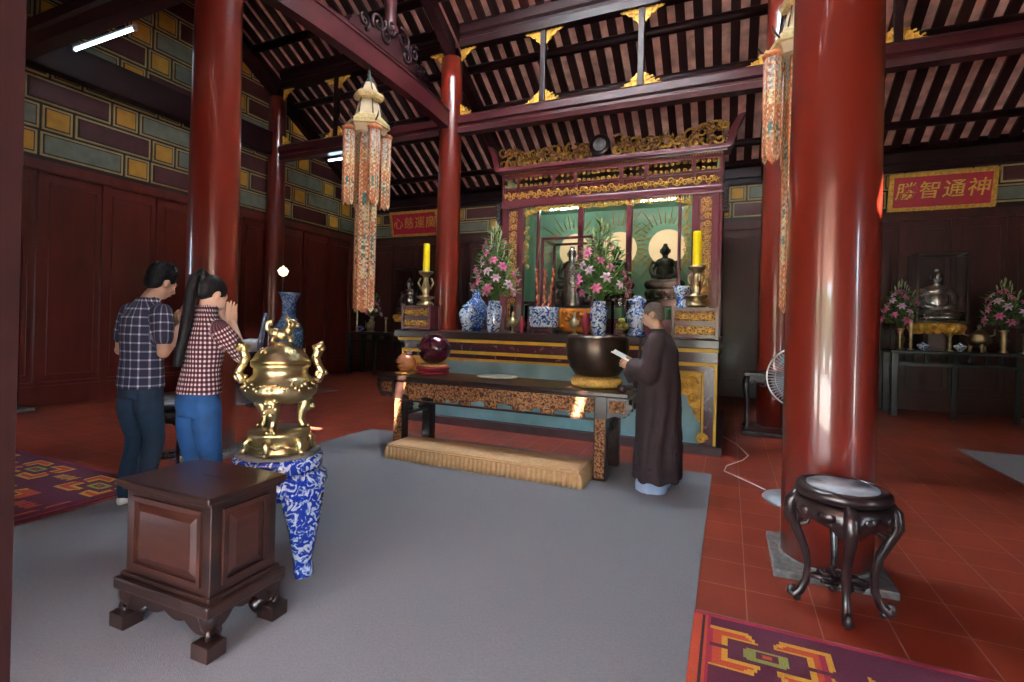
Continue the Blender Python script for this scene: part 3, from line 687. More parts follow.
# ---------------------------------------------------------------- kneeling cushion
t=thing('kneeling_cushion','long low tan cushion with a ruffled skirt before the altar table','cushion',(-2.19,4.4,.012))
m=MB(); m.bbox(-1.03,1.03,-.22,.22,.05,.155,.04); me=m.obj('pad','tan',t)
m=MB(); pts=[]; 
n=640; per=2*(2.06+.44)
for i in range(n):
    s_=i/n*per
    if s_<2.06: x,y,nx,ny=-1.03+s_,-.22,0,-1
    elif s_<2.5: x,y,nx,ny=1.03,-.22+s_-2.06,1,0
    elif s_<4.56: x,y,nx,ny=1.03-(s_-2.5),.22,0,1
    else: x,y,nx,ny=-1.03,.22-(s_-4.56),-1,0
    w=(sin(i*2*PI*.16+.6*sin(i*.05))*.5+.5)*(.6+.4*abs(sin(i*.031)))
    pts.append((x,y,nx,ny,w))
vs=[]
for x,y,nx,ny,w in pts:
    for z,o in((.12,.003),(.105,.004+.012*w),(.05,.006+.03*w),(.0,.006+.036*w),(.0,-.01)): vs.append((x+nx*o,y+ny*o,z))
m.add(vs,[(i*5+k,((i+1)%n)*5+k,((i+1)%n)*5+k+1,i*5+k+1) for i in range(n) for k in range(4)],True)
m.obj('ruffle','tan',t)
MB().tube([(-1.02,-.215,.125),(1.02,-.215,.125)],.008,6).obj('piping','tan',t)
# ---------------------------------------------------------------- altar table
t=thing('altar_table','long dark red carved altar table with gilt apron on the grey carpet','table',(-2.18,4.8,.004))
MB().bbox(-1.39,1.37,-.35,.35,.775,.82,.01).obj('tabletop','dkwood',t)
for s_ in(1,-1):
    m=MB().bbox(s_*1.12-.08 if 0 else s_*1.115-.06,s_*1.115+.06,-.33,-.22,0,.775,.008); m.m(1).box(s_*1.115-.045,s_*1.115+.045,-.335,-.33,.03,.57); m.obj('leg',['dkwood','carve_table'],t)
    m=MB().bbox(s_*1.115-.06,s_*1.115+.06,.22,.33,0,.775,.008); m.obj('leg','dkwood',t)
    m=MB().box(s_*1.115-.02,s_*1.115+.02,-.22,.22,.5,.53).box(s_*1.115-.02,s_*1.115+.02,-.22,.22,.38,.41)
    for y_ in(-.1,.1): m.lathe([(.02,.41),(.035,.43),(.02,.455),(.035,.48),(.02,.5)],10,c=(s_*1.115,y_))
    m.obj('side_rail','blackwood',t)
    # scrolled end bracket
    m=MB().prism([(s_*1.18,.77),(s_*1.4,.77),(s_*1.41,.7),(s_*1.36,.62),(s_*1.3,.6),(s_*1.25,.61),(s_*1.18,.58)],-.34,-.3,'y'); m.m(1).box(min(s_*1.2,s_*1.34),max(s_*1.2,s_*1.34),-.346,-.34,.645,.75)
    m.m(0).scroll(s_*1.33,.625,.035,0,1.2,s_,.014,y=-.32); m.obj('end_bracket',['dkwood','carve_table'],t)
    m=MB().box(min(s_*1.37,s_*1.4),max(s_*1.37,s_*1.4),-.34,.34,.72,.775); 
    for i in range(4): m.scroll(-.24+i*.16,.68,.05,0,1.2,1,.012,y=s_*1.385,plane='yz')
    m.obj('end_fretwork','blackwood',t)
for y_,nm in((-.33,'front_apron'),(.31,'rear_apron')):
    m=MB().box(-1.055,1.055,y_+.005,y_+.025,.74,.775)
    n=110; poly=[(-1.055,.76)]+[(-1.055+2.11*i/n,.63-.02*abs(sin(i/n*PI*9))-.03*(1 if (i%22)in(9,10,11,12) else .012*((i%11)==3))) for i in range(n+1)]+[(1.055,.76)]
    m.m(1).prism(poly,y_,y_+.02,'y'); m.m(0).box(-1.06,1.06,y_-.004,y_+.024,.552,.572)
    for i in range(7): 
        x=-.9+i*.3; m.m(1).box(x-.07,x+.07,y_+.002,y_+.018,.57,.62)
    m.m(1).sph((0,y_-.004,.69),(.035,.014,.035)); m.obj(nm,['dkwood','carve_table'],t)
tz=.82
# wooden fish (mokugyo)
def mokugyo(x,y,r,mt,label,stack):
    t=thing('wooden_fish',label,'wooden fish',(x,y,tz)); z=0
    for nm,mm,rr_,h in stack: MB().lathe([(rr_*.7,z),(rr_*.95,z+h*.15),(rr_,z+h*.5),(rr_*.95,z+h*.85),(rr_*.7,z+h)],28).obj(nm,mm,t); z+=h
    m=MB(); vs=[]; N=28; K=20
    for i in range(1,K):
        a=PI*i/K
        for k in range(N):
            b=2*PI*k/N; rx=r*sin(a)*(1+.1*cos(b)); q=Vector((rx*cos(b),r*.92*sin(a)*sin(b),r*.93*cos(a)))
            g=abs((q.z+.05*r)-(q.x+q.y)*.12)   # slit groove on the front
            fr=max(0,-q.y*.7-q.x*.6)/r
            if g<.07*r and fr>.15: q*=.8
            vs.append(q+Vector((0,0,z+r*.88)))
    vs+=[Vector((0,0,z+r*.88+r*.93)),Vector((0,0,z+r*.88-r*.93))]; R_=K-1
    fs=[(i*N+k,(i+1)*N+k,(i+1)*N+(k+1)%N,i*N+(k+1)%N) for i in range(R_-1) for k in range(N)]+[(R_*N,k,(k+1)%N) for k in range(N)]+[(R_*N+1,(R_-1)*N+(k+1)%N,(R_-1)*N+k) for k in range(N)]
    m.add(vs,fs,True); b_=m.obj('sounding_body',mt,t)
    MB().sph((-r*.62,-r*.62,z+r*1.05),r*.17,12).obj('eye_hole','dark',b_)
    m=MB()
    for i in range(5): m.scroll(r*(.1+.12*i)-r*.3,z+r*1.5-.04*r*i*i*.3,r*.12,i,1.1,1,r*.03,y=-r*.62)
    return t
mokugyo(-3.14,4.9,.19,'mokred','large dark red lacquered wooden fish drum on stacked cushions',[('red_cushion','cushred',.19,.05),('red_cushion','cushred',.2,.045),('gold_cushion','cushgold',.17,.03)])
mokugyo(-3.4,4.72,.115,'mokorange','small orange varnished wooden fish drum on a yellow cushion',[('gold_cushion','cushgold',.115,.03)])
t=thing('cream_plate','shallow cream plate lying flat on the middle of the altar table','plate',(-2.35,4.98,tz)); MB().lathe([(.09,0),(.1,.006),(.22,.014),(.23,.02),(.1,.012),(.02,.01)],36).obj('dish','dullcream',t)
t=thing('bell_bowl','large dark bronze singing bowl bell on the right end of the altar table','bell',(-1.2,4.85,tz))
MB().lathe([(.16,.11),(.22,.13),(.27,.2),(.3,.3),(.31,.4),(.305,.47),(.295,.505),(.28,.505),(.285,.4),(.26,.22),(.02,.17)],48).obj('bowl','bronze',t)
m=MB(); N=72; vs=[]
for i in range(N):
    a=2*PI*i/N; p=1+.03*abs(sin(9*a))
    for k in range(10): b=2*PI*k/10; vs.append(((.2+.05*cos(b)*1)*p*cos(a),(.2+.05*cos(b))*p*sin(a),.055+.05*sin(b)))
m.add(vs,[(i*10+k,((i+1)%N)*10+k,((i+1)%N)*10+(k+1)%10,i*10+(k+1)%10) for i in range(N) for k in range(10)],True); m.lathe([(.01,.02),(.19,.02),(.19,.1),(.01,.12)],24); m.obj('ring_cushion','cushgold',t)
t=thing('bell_striker','dark padded striker lying on the table beside the monk','striker',(-.92,4.56,.855)); MB().tube([(0,0,0),(.06,-.01,.0)],[.032,.035],12).tube([(.06,-.01,0),(.07,-.01,0)],[.03,.02],12).obj('head','blackwood',t); MB().tube([(.06,-.01,0),(.22,-.02,.01)],.012,8).obj('shaft','dkwood',t)
# ---------------------------------------------------------------- main altar
AX0,AX1=-4.42,-.12; AC=(AX0+AX1)/2
t=thing('main_altar','broad stepped altar with yellow lines and pale blue front below the shrine','altar',(0,0,0))
m=MB().bbox(AX0+.08,AX1-.02,6.12,8.9,.08,1.06,.01); m.box(AX0+.04,AX1+.0,6.06,8.9,1.03,1.13).obj('body','altar',t)
MB().bbox(AX0-.04,AX1+.02,5.9,9.3,1.2,1.3,.012).obj('top_slab','dkwood',t)
MB().box(AX0,AX1,5.97,9.0,1.13,1.2).obj('upper_step','altar',t)
MB().box(AX0-.01,AX1+.01,5.955,9.0,1.155,1.2).obj('upper_yellow_line','yellow',t)
MB().box(AX0+.02,AX1,6.03,9.0,.992,1.035).obj('middle_yellow_line','yellow',t)
MB().box(AX0+.1,AX1-.12,6.09,6.14,.9,.93).obj('lower_yellow_line','yellow',t)
MB().box(AX0+.15,AX1-.15,6.1,6.13,.10,.905).obj('blue_panel','cyan',t)
MB().box(AX0-.02,AX1+.06,5.98,8.9,0,.1).obj('plinth','altarfoot',t)
for s_,ax in((1,AX1),(-1,AX0)):
    # framed side pier with double yellow moulding and gilt corner fret
    def X(d): return ax-s_*d
    def bx(mm,d0,d1,y0,y1,z0,z1): a,b=sorted((X(d0),X(d1))); mm.box(a,b,y0,y1,z0,z1)
    m=MB(); bx(m,.03,.17,6.06,6.13,.08,1.0); m.obj('pier','altar',t)
    m=MB(); bx(m,.0,.03,6.045,6.13,.09,1.03); bx(m,.135,.16,6.045,6.11,.16,.92); bx(m,.135,1.05,6.05,6.11,.895,.92); m.obj('pier_yellow_frame','yellow',t)
    q=[(0,0),(.72,0),(.7,.06),(.56,.07),(.5,.13),(.38,.14),(.32,.22),(.2,.25),(.17,.36),(.08,.4),(.06,.52),(0,.55)]
    m=MB().prism([(X(.16+a*.8),.895-b) for a,b in q],6.075,6.1,'y')
    for a,b,r in((.12,.1,.08),(.32,.08,.06),(.5,.05,.045),(.1,.28,.06),(.06,.43,.04),(.24,.16,.05)): m.scroll(X(.16+a),.895-b,r,0,1.3,s_,.014,y=6.07)
    m.obj('gilt_corner','yellow_gold',t)
    MB().scroll(X(.15),.17,.06,0,1.5,s_,.022,y=6.06).obj('foot_scroll','yellow_gold',t)
# ---------------------------------------------------------------- glass shrine
SC=-2.1; HW=1.95; FY=8.6
t=thing('glass_shrine','tall carved and gilded glazed shrine cabinet behind the altar','shrine',(SC,FY,1.3))
def z(v): return v-1.3
for s_ in(1,-1):
    a,b=sorted((s_*HW,s_*(HW-.05))); MB().bbox(a,b,0,1.5,0,z(4.3),.01).obj('side_wall','shrinewood',t)
    a,b=sorted((s_*(HW-.05),s_*(HW-.13))); MB().bbox(a,b,-.02,.1,0,z(3.62),.008).obj('frame_post','shrinewood',t)
    a,b=sorted((s_*(HW-.36),s_*(HW-.46))); MB().bbox(a,b,-.02,.1,0,z(3.62),.008).obj('frame_post','shrinewood',t)
for s_ in(1,-1):
    a,b=sorted((s_*(HW-.13),s_*(HW-.36)))
    m=MB().box(a,b,.0,.06,0,z(3.62)); 
    m.m(1); c=(a+b)/2
    for k,(z0,z1) in enumerate(((z(1.36),z(1.9)),(z(1.95),z(3.15)),(z(3.2),z(3.55)))):
        m.m(1).box(a+.03,b-.03,-.012,.0,z0,z1); m.m(2)
        n=int((z1-z0)/.1)
        for i in range(n): m.scroll(c+.02*(-1)**i,z0+.05+i*(z1-z0-.08)/max(1,n-1),.055,i*1.3,1.3,(-1)**i,.011,y=-.02)
        m.m(0).box(a,b,-.02,0,z1+.01,z1+.04)
    m.obj('carved_side_panel',['shrinewood','carve_fine','gold'],t)
# mullions
for x,w in((-1.2,.05),(-.385,.1),(.475,.1),(1.3,.05)): MB().bbox(x-w/2,x+w/2,-.01,.06,z(1.6),z(3.62),.006).obj('mullion','shrinewood',t)
MB().bbox(-HW+.46,HW-.46,-.01,.06,z(1.45),z(1.56),.006).obj('sill_rail','shrinewood',t)
MB().box(-HW+.46,HW-.46,0,.05,0,z(1.45)).obj('lower_panel','shrinewood',t)
MB().add([(-HW+.44,.02,z(1.55)),(HW-.44,.02,z(1.55)),(HW-.44,.02,z(3.63)),(-HW+.44,.02,z(3.63))],[(0,1,2,3)],False).obj('glass_front','glass',t)
# cresting bands
MB().bbox(-HW,HW,-.04,.14,z(3.62),z(3.74),.012).obj('lintel','shrinewood',t)
m=MB()  # fringe below lintel
rr=random.Random(5); n=64
for i in range(n):
    x=-HW+.5+(2*HW-1.0)*i/(n-1); d=.05+.05*abs(sin(i*.55))+(.16*max(0,1-min(i,n-1-i)/5)); m.scroll(x,z(3.6)-d*.5,.04+.01*rr.random(),rr.random()*6,1.2,(-1)**i,.011,y=-.01)
    m.tube([(x,-.005,z(3.63)),(x+.02*(-1)**i,-.01,z(3.62)-d)],[.012,.006],5)
for s_ in(1,-1):
    for i in range(12): m.scroll(s_*(HW-.52-.03*(i%2)),z(3.5)-i*.09,.045,i,1.2,(-1)**i*s_,.011,y=-.01)
m.obj('gilt_fringe','gold',t)
m=MB().box(-HW,HW,.03,.1,z(3.74),z(3.97)); m.m(1)
for i in range(66):
    x=-HW+.06+(2*HW-.12)*i/65; zz=z(3.85)+.03*sin(i*2.2)
    m.scroll(x,zz,.05,i*1.7,1.2,(-1)**i,.012,y=.015)
    if i%3==0: m.sph((x,.0,zz+.02),(.03,.02,.03),8)
m.obj('lower_frieze',['shrinewood','gold'],t)
m=MB(); PW=[.28,.9,.42,.9,.42,.9]; 
edges=[-1.95,-1.62,-.92,-.5,.32,.74,1.5,1.95]
m.box(-HW,HW,-.02,.1,z(3.97),z(4.0)).box(-HW,HW,-.02,.1,z(4.18),z(4.22))
for e in edges: m.box(e-.03 if e>-1.9 else e,e+.03 if e<1.9 else e,-.02,.1,z(3.9),z(4.2))
m.m(1)
for a,b in zip(edges,edges[1:]):
    n=max(3,int((b-a)/.09))
    for i in range(n):
        x=a+.05+(b-a-.1)*i/(n-1)
        for zz in(z(4.03),z(4.155)): m.scroll(x,zz,.035,i*2,1.1,(-1)**i,.011,y=.01)
m.obj('openwork_frieze',['shrinewood','gold'],t)
m=MB().box(-HW,HW,.0,.1,z(4.22),z(4.3)); m.m(1)
for i in range(90): m.sph((-HW+.03+(2*HW-.06)*i/89,-.008,z(4.26)),(.014,.012,.016),6)
m.obj('bead_moulding',['shrinewood','gold'],t)
MB().bbox(-HW-.1,HW+.1,-.12,.3,z(4.3),z(4.37),.015).bbox(-HW-.05,HW+.05,-.06,.2,z(4.27),z(4.31),.008).obj('cornice','shrinewood',t)
m=MB()  # crest of dragons in clouds
def wave(x): return .16+.2*max(0,1-abs(x)/.5)+.1*abs(sin(x*2.4+.4))+.16*max(0,(abs(x)-1.45)/.5)
for i in range(44):
    x=-1.96+3.92*i/43; h=wave(x)+.04
    for k in range(2):
        zz=z(4.4)+h*(k+.35)/2
        if abs(x+.06)<.24: continue
        m.m((i*7+k)%2); m.scroll(x+.04*rr.random(),zz,.085+.05*rr.random(),rr.random()*6,1.0,(-1)**(i+k),.02+.006*rr.random(),y=-.03+.05*rr.random(),n=7,steps=14)
        if (i+k)%3==0: m.m(0); m.sph((x,-.05,zz),(.03,.025,.035),8)
for s_ in(1,-1):
    m.m(1); pts=[(s_*(.25+1.7*u),-.05-.02*sin(u*20),z(4.5)+.09*sin(u*17)+.16*u*u) for u in [i/50 for i in range(51)]]
    m.tube(pts,[.02+.008*sin(i) for i in range(51)],8)
    for i in range(0,50,2): p=pts[i]; m.tube([p,(p[0]+s_*.03,p[1]-.01,p[2]+.075)],[.014,.004],5)
m.obj('dragon_crest',['gold','carve_fine'],t)
m=MB().lathe([(.11,-.02),(.17,-.02),(.19,.01),(.17,.04),(.11,.03)],32,T=TR(-.06,-.05,z(4.6))@Matrix.Rotation(PI/2,4,'X')); m.obj('medallion_frame','dkwood',t)
MB().lathe([(.01,.0),(.115,.0),(.11,.03),(.01,.04)],32,T=TR(-.06,-.07,z(4.6))@Matrix.Rotation(PI/2,4,'X')).obj('medallion_mirror','marble',t)
for s_ in(1,-1):
    m=MB().prism([(s_*(HW+.02),z(4.3)),(s_*(HW+.12),z(4.32)),(s_*(HW+.2),z(4.62)),(s_*(HW+.3),z(4.82)),(s_*(HW+.2),z(4.8)),(s_*(HW+.08),z(4.6))],-.1,.1,'y'); m.obj('flared_wing','shrinewood',t)
    m=MB().box(min(s_*HW,s_*(HW+.09)),max(s_*HW,s_*(HW+.09)),-.06,.06,z(3.3),z(3.75))
    for i in range(5): m.scroll(s_*(HW+.04),z(3.35)+i*.08,.05,i,1.2,s_,.016,y=-.07)
    m.obj('corner_corbel','dkwood',t)
# interior
bp=MB().box(-HW+.05,HW-.05,1.42,1.48,0,z(4.2)).obj('back_panel','greenwall',t)
for xc in(-1.2,-2.11,-3.04):
    m=MB(); xc-=SC
    for k in range(32):
        a=2*PI*k/32; r1=.62+.2*(k%2); m.tube([(xc+cos(a)*.4,1.4,1.76+sin(a)*.4),(xc+cos(a)*r1,1.41,1.76+sin(a)*r1)],[.013,.003],5)
    m.obj('gilt_rays','gold',bp)
MB().box(-HW+.05,-HW+.1,.12,1.42,0,z(4.2)).box(HW-.1,HW-.05,.12,1.42,0,z(4.2)).obj('inner_side','greenwall',t)
MB().box(-HW+.05,HW-.05,.12,1.42,z(3.78),z(3.83)).obj('inner_ceiling','greenwall',t)
MB().box(-HW+.1,HW-.1,.12,1.42,z(1.8),z(1.86)).obj('inner_shelf','shrinewood',t)
MB().box(-HW,HW,.1,1.5,z(4.2),z(4.28)).obj('roof_board','shrinewood',t)
tube_lamp((-1.2,8.95,3.66),0,.6,'short fluorescent tube glowing inside the shrine above the right statue','tube2')
tube_lamp((-2.95,9.1,3.66),0,.6,'short fluorescent tube inside the shrine above the left statue','tube2')
def seated(m,s=1,T=None,base=True):
    T=T or Matrix.Identity(4); D=T@Matrix.Scale(s,4)
    def e(c,r): 
        mb=MB().sph((0,0,0),r,14); m.add([D@(Vector(v)+Vector(c)) for v in mb.v],mb.f,True)
    def tb(p,r): m.tube([D@Vector(q) for q in p],[x*s for x in r],10)
    e((0,0,.12),(.3,.2,.1)); e((0,.03,.36),(.17,.12,.26)); e((0,.02,.52),(.2,.11,.12)); e((0,0,.76),(.085,.09,.11)); e((0,.01,.87),(.045,.045,.04)); tb([(0,.01,.58),(0,.0,.7)],[.06,.05])
    for q in(1,-1):
        tb([(q*.19,.02,.55),(q*.25,0,.4),(q*.2,-.1,.27),(q*.04,-.17,.24)],[.06,.058,.05,.035]); tb([(q*.1,.05,.14),(q*.3,-.05,.1),(q*.2,-.17,.08),(-q*.1,-.17,.08)],[.1,.09,.075,.05]); e((q*.088,.01,.76),(.014,.02,.045))
    e((0,-.09,.755),(.014,.016,.02))
def lotus(m,r,h,z0,T,n=14):
    m.lathe([(r*.5,z0),(r*.9,z0+h*.4),(r*.85,z0+h),(.01,z0+h)],24,T=T)
    for ring,(q,zz) in enumerate(((1,.55),(.92,.2))):
        for k in range(n): a=2*PI*(k+.5*ring)/n; m.sph(T@Vector((r*q*cos(a)*.9,r*q*sin(a)*.9,z0+h*zz)),(r*.17,r*.17,h*.42),8)
for i,x in enumerate((-1.12,-2.02,-2.9)):
    nm=('right','middle','left')[i]
    t=thing('buddha_statue','dark seated statue with glowing halo, %s of three in the shrine'%nm,'statue',(x,9.45,1.86))
    m=MB().bbox(-.36,.36,-.26,.26,0,.08,.02); lotus(m,.34,.16,.1,Matrix.Identity(4)); m.obj('lotus_seat','statue',t)
    m=MB(); seated(m,.95,TR(0,0,.25)); m.obj('figure','statue',t)
    MB().lathe([(.01,0),(.33,0),(.34,.01),(.33,.03),(.01,.03)],40,T=TR(0,.27,1.08)@Matrix.Rotation(PI/2,4,'X')).obj('halo','halo',t)
# ---------------------------------------------------------------- things on the altar
AZ=1.302
def offering_stand(x,label):
    t=thing('offering_stand',label,'stand',(x,6.15,AZ))
    w=.255; m=MB().bbox(-w,w,-.14,.14,.335,.36,.006).box(-w+.02,w-.02,-.12,.12,.16,.18)
    for sx in(1,-1):
        for sy in(1,-1): m.bbox(sx*(w-.02)-.018,sx*(w-.02)+.018,sy*.12-.018,sy*.12+.018,0,.38,.004)
    for zz in(.1,.27): m.box(-w+.02,w-.02,-.125,-.11,zz-.004,zz+.004)
    m.obj('frame','shrinewood',t)
    for z0,z1 in((.185,.33),(.03,.155)):
        m=MB().box(-w+.03,w-.03,-.118,-.108,z0+.02,z1-.01); m.m(1)
        for i in range(9): m.scroll(-w+.06+i*.0475+.0,(z0+z1)/2,.036,i,1.2,(-1)**i,.009,y=-.125)
        m.m(0)
        for sx in(1,-1): m.box(sx*(w-.045)-.006,sx*(w-.045)+.006,-.13,-.11,z0,z1)
        m.obj('carved_drawer_front',['carve_fine','gold'],t)
    MB().box(-w+.02,w-.02,-.11,.12,.02,.34).obj('body','shrinewood',t)
    n=20; MB().prism([(-w+.02,.05)]+[(-w+.02+(2*w-.04)*i/n,.0+.02*abs(sin(i/n*PI*3))) for i in range(n+1)]+[(w-.02,.05)],-.13,-.115,'y').obj('skirt','shrinewood',t)
    for i in range(6):
        pass
    return t
offering_stand(-4.17,'carved box stand under the left yellow candle on the altar')
offering_stand(-.37,'carved box stand under the right yellow candle on the altar')
def candlestick(x,y,z,s,label,candle=None):
    t=thing('brass_candlestick',label,'candlestick',(x,y,z))
    MB().lathe([(a*s,b*s) for a,b in((.11,0),(.115,.02),(.09,.05),(.05,.07),(.1,.095),(.12,.11),(.12,.125),(.05,.13),(.04,.16),(.055,.2),(.06,.24),(.04,.3),(.032,.36),(.05,.4),(.09,.43),(.1,.45),(.09,.46),(.02,.462))],28).obj('stem','brass',t)
    m=MB()
    for k in range(4):
        a=k*PI/2+.4; m.tube([(s*.06*cos(a),s*.06*sin(a),s*.22),(s*.1*cos(a),s*.1*sin(a),s*.3),(s*.07*cos(a),s*.07*sin(a),s*.37)],s*.012,6)
    m.obj('dragon_relief','brass',t)
    if candle:
        c=tag(MB().lathe([(.048,0),(.05,.01),(.05,candle-.01),(.045,candle),(.004,candle-.004)],24).obj('candle','candle',None,(x,y,z+.462*s)),candle_l(x),'candle')
        MB().tube([(0,0,candle),(0,0,candle+.02)],.004,5).obj('wick','dark',c)
    return t
candle_l=lambda x:'tall yellow candle on the %s side of the altar'%('left' if x<-2 else 'right')
candlestick(-4.1,6.15,1.66,1.1,'brass candlestick holding the left yellow candle',.4)
candlestick(-.37,6.15,1.68,1.03,'brass candlestick holding the right yellow candle',.4)
def vase(name,x,y,z,prof,mt,label,n=28,cat='vase',T=None):
    t=thing(name,label,cat,(x,y,z)); MB().lathe(prof,n,T=T).obj('body',mt,t); return t
t=vase('lidded_jar',-3.5,6.35,AZ,[(.07,0),(.09,.01),(.07,.05),(.09,.1),(.125,.2),(.13,.27),(.09,.33),(.07,.34)],'porc','small lidded blue and white jar at the left of the altar vases',cat='jar')
MB().lathe([(.085,.345),(.085,.36),(.05,.39),(.015,.4),(.02,.42),(.005,.43)],24).obj('lid','porc',t)
vase('altar_vase',-3.52,6.65,AZ,[(.09,0),(.13,.1),(.17,.25),(.175,.35),(.14,.43),(.07,.5),(.06,.58),(.075,.63),(.06,.63)],'porc2','taller round blue vase behind the small lidded jar')
vase('flower_vase',-3.05,6.3,AZ,[(.075,.0),(.09,.02),(.1,.12),(.115,.3),(.11,.36),(.08,.385),(.085,.44),(.07,.44),(.06,.38)],'porc','blue and white cylinder vase holding the left altar lilies')
vase('flower_vase',-1.55,6.3,AZ,[(.075,.0),(.09,.02),(.1,.12),(.115,.3),(.11,.36),(.08,.385),(.085,.44),(.07,.44),(.06,.38)],'porc','blue and white cylinder vase holding the right altar lilies')
t=vase('stacked_vase',-1.1,6.5,AZ,[(.1,0),(.13,.02),(.11,.06),(.09,.1),(.13,.2),(.14,.3),(.1,.36),(.07,.38),(.11,.43),(.12,.47),(.06,.5),(.05,.52)],'porc','blue and white bulbous vase beside the monk face')
t=thing('incense_pot',"blue and white porcelain incense pot on a wooden stand at the altar centre",'incense pot',(-2.32,6.35,AZ+.0))
MB().bbox(-.19,.19,-.17,.17,.055,.085,.008).obj('wooden_stand','dkwood',t)
for sx in(1,-1):
    for sy in(1,-1): MB().bbox(sx*.16-.02,sx*.16+.02,sy*.14-.02,sy*.14+.02,0,.056,.004).obj('stand_leg','dkwood',t)
MB().lathe([(.17,.087),(.2,.1),(.205,.33),(.21,.36),(.19,.36),(.185,.3),(.01,.29)],36).obj('pot','porc',t)
for i,(dx,lean) in enumerate(((-.08,-.03),(.01,0),(.07,.07))):
    m=MB(); N=40; pts=[];rs=[]
    for k in range(N+1):
        u=k/N; pts.append((dx+lean*u+.008*sin(u*30),0.02*cos(u*30),AZ*0+.3+.57*u)); rs.append(.018+.006*sin(u*45))
    m.tube(pts,rs,6); tag(m.obj('incense_coil','orange_coil',None,(-2.32,6.33,AZ)),'orange dragon incense stick standing %s in the porcelain pot'%('leftmost','in the middle','rightmost, tilted')[i],'incense','dragon incense sticks')
t=thing('amber_carving','translucent orange carved block between incense pot and lily vase','carving',(-1.95,6.75,AZ)); MB().bbox(-.3,.3,-.12,.12,.0,.03,.008).obj('base','dkwood',t)
m=MB().bbox(-.26,.26,-.08,.08,.03,.36,.03); 
for i in range(14): m.sph((-.22+.035*i,-.08,.1+.2*abs(sin(i*1.3))),(.04,.02,.035),8)
m.obj('block','amber',t)
def lamp_small(x,y,label,s=1):
    t=thing('small_brass_lamp',label,'oil lamp',(x,y,AZ)); MB().lathe([(a*s,b*s) for a,b in((.05,0),(.055,.01),(.02,.03),(.015,.08),(.05,.1),(.07,.14),(.055,.18),(.03,.2),(.015,.24),(.02,.26),(.005,.29))],20).obj('body','brass',t)
lamp_small(-2.68,6.12,'small brass lamp in front of the incense pot, left side'); lamp_small(-1.82,6.12,'small brass lamp just left of the right lily vase')
t=thing('red_figurine','small dark red figurine beside the porcelain incense pot','figurine',(-2.58,6.2,AZ)); MB().lathe([(.05,0),(.03,.03),(.05,.1),(.055,.14),(.03,.18),(.025,.21),(.005,.24)],16).obj('body','cushred',t)
t=thing('red_figurine','small dark red figurine behind the brass lamp near the lily vase','figurine',(-1.72,6.3,AZ)); MB().lathe([(.05,0),(.03,.03),(.06,.14),(.065,.2),(.03,.26),(.005,.3)],16).obj('body','cushred',t)
t=thing('fruit_dish','small dish of green fruit beside the monk on the altar','fruit dish',(-1.22,6.15,AZ)); MB().lathe([(.04,0),(.045,.01),(.015,.03),(.015,.07),(.08,.09),(.085,.1),(.02,.09)],20).obj('dish','brass',t)
for i,(a,b,c) in enumerate(((-.035,0,.13),(.04,.01,.13),(0,-.03,.19))): tag(MB().sph((0,0,0),(.045,.045,.042),12).obj('fruit','fruit',None,(-1.22+a,6.15+b,AZ+c-.0)),'round green fruit in the small dish, %s'%('left one','right one','top one')[i],'fruit','fruit in the altar dish')
for i,(x,y,r,h) in enumerate(((-2.86,6.75,.13,.42),(-1.36,6.7,.12,.5))):
    t=thing('glass_cylinder',('clear glass cylinder on the altar left of the incense pot','clear glass cylinder on the altar right of the lily vase')[i],'glass',(x,y,AZ)); mm=MB(); n=28; mm.add([(r*cos(2*PI*k/n),r*sin(2*PI*k/n),zz) for zz in(.01,h) for k in range(n)],[(k,(k+1)%n,n+(k+1)%n,n+k) for k in range(n)],True); mm.obj('cylinder','glass',t); MB().lathe([(r+.02,0),(r+.02,.012),(.01,.012)],24).obj('base','dkwood',t)
t=thing('glass_display_case','glass case with dark red frame and small statue before the left shrine figure','display case',(-2.26,7.4,AZ))
def case(t,w,d,h,mt='shrinewood',z0=.0,b=.018):
    m=MB()
    for sx in(1,-1):
        for sy in(1,-1): m.box(sx*w-b,sx*w+b,sy*d-b,sy*d+b,z0,h)
    for zz in(z0+b,h-b):
        for s_ in(1,-1): m.box(-w,w,s_*d-b,s_*d+b,zz-b,zz+b).box(s_*w-b,s_*w+b,-d,d,zz-b,zz+b)
    m.obj('frame',mt,t)
    for s_ in(1,-1): MB().add([(-w,s_*d,z0),(w,s_*d,z0),(w,s_*d,h),(-w,s_*d,h)],[(0,1,2,3)],False).obj('pane','glass',t); MB().add([(s_*w,-d,z0),(s_*w,d,z0),(s_*w,d,h),(s_*w,-d,h)],[(0,1,2,3)],False).obj('pane','glass',t)
case(t,.39,.28,1.45,z0=.35); MB().bbox(-.42,.42,-.31,.31,0,.35,.02).obj('base','shrinewood',t)
t=thing('small_statue','pale standing figure inside the framed glass case on the altar','statue',(-2.26,7.4,AZ+.36)); m=MB().loft([(0,0,0,.16,.12),(0,0,.1,.15,.1),(0,0,.4,.12,.09),(0,0,.62,.13,.08),(0,0,.74,.05,.05),(0,0,.78,.055,.06),(0,0,.9,.06,.065),(0,0,.98,.03,.03)],16); m.obj('figure','silver',t)
# cups on the right
t=vase('porcelain_cup',-.62,7.2,AZ,[(.1,0),(.14,.2),(.08,.42),(.06,.5),(.1,.62),(.12,.7),(.1,.7)],'porc','blue and white goblet behind the monk, left of the right candle',cat='goblet')
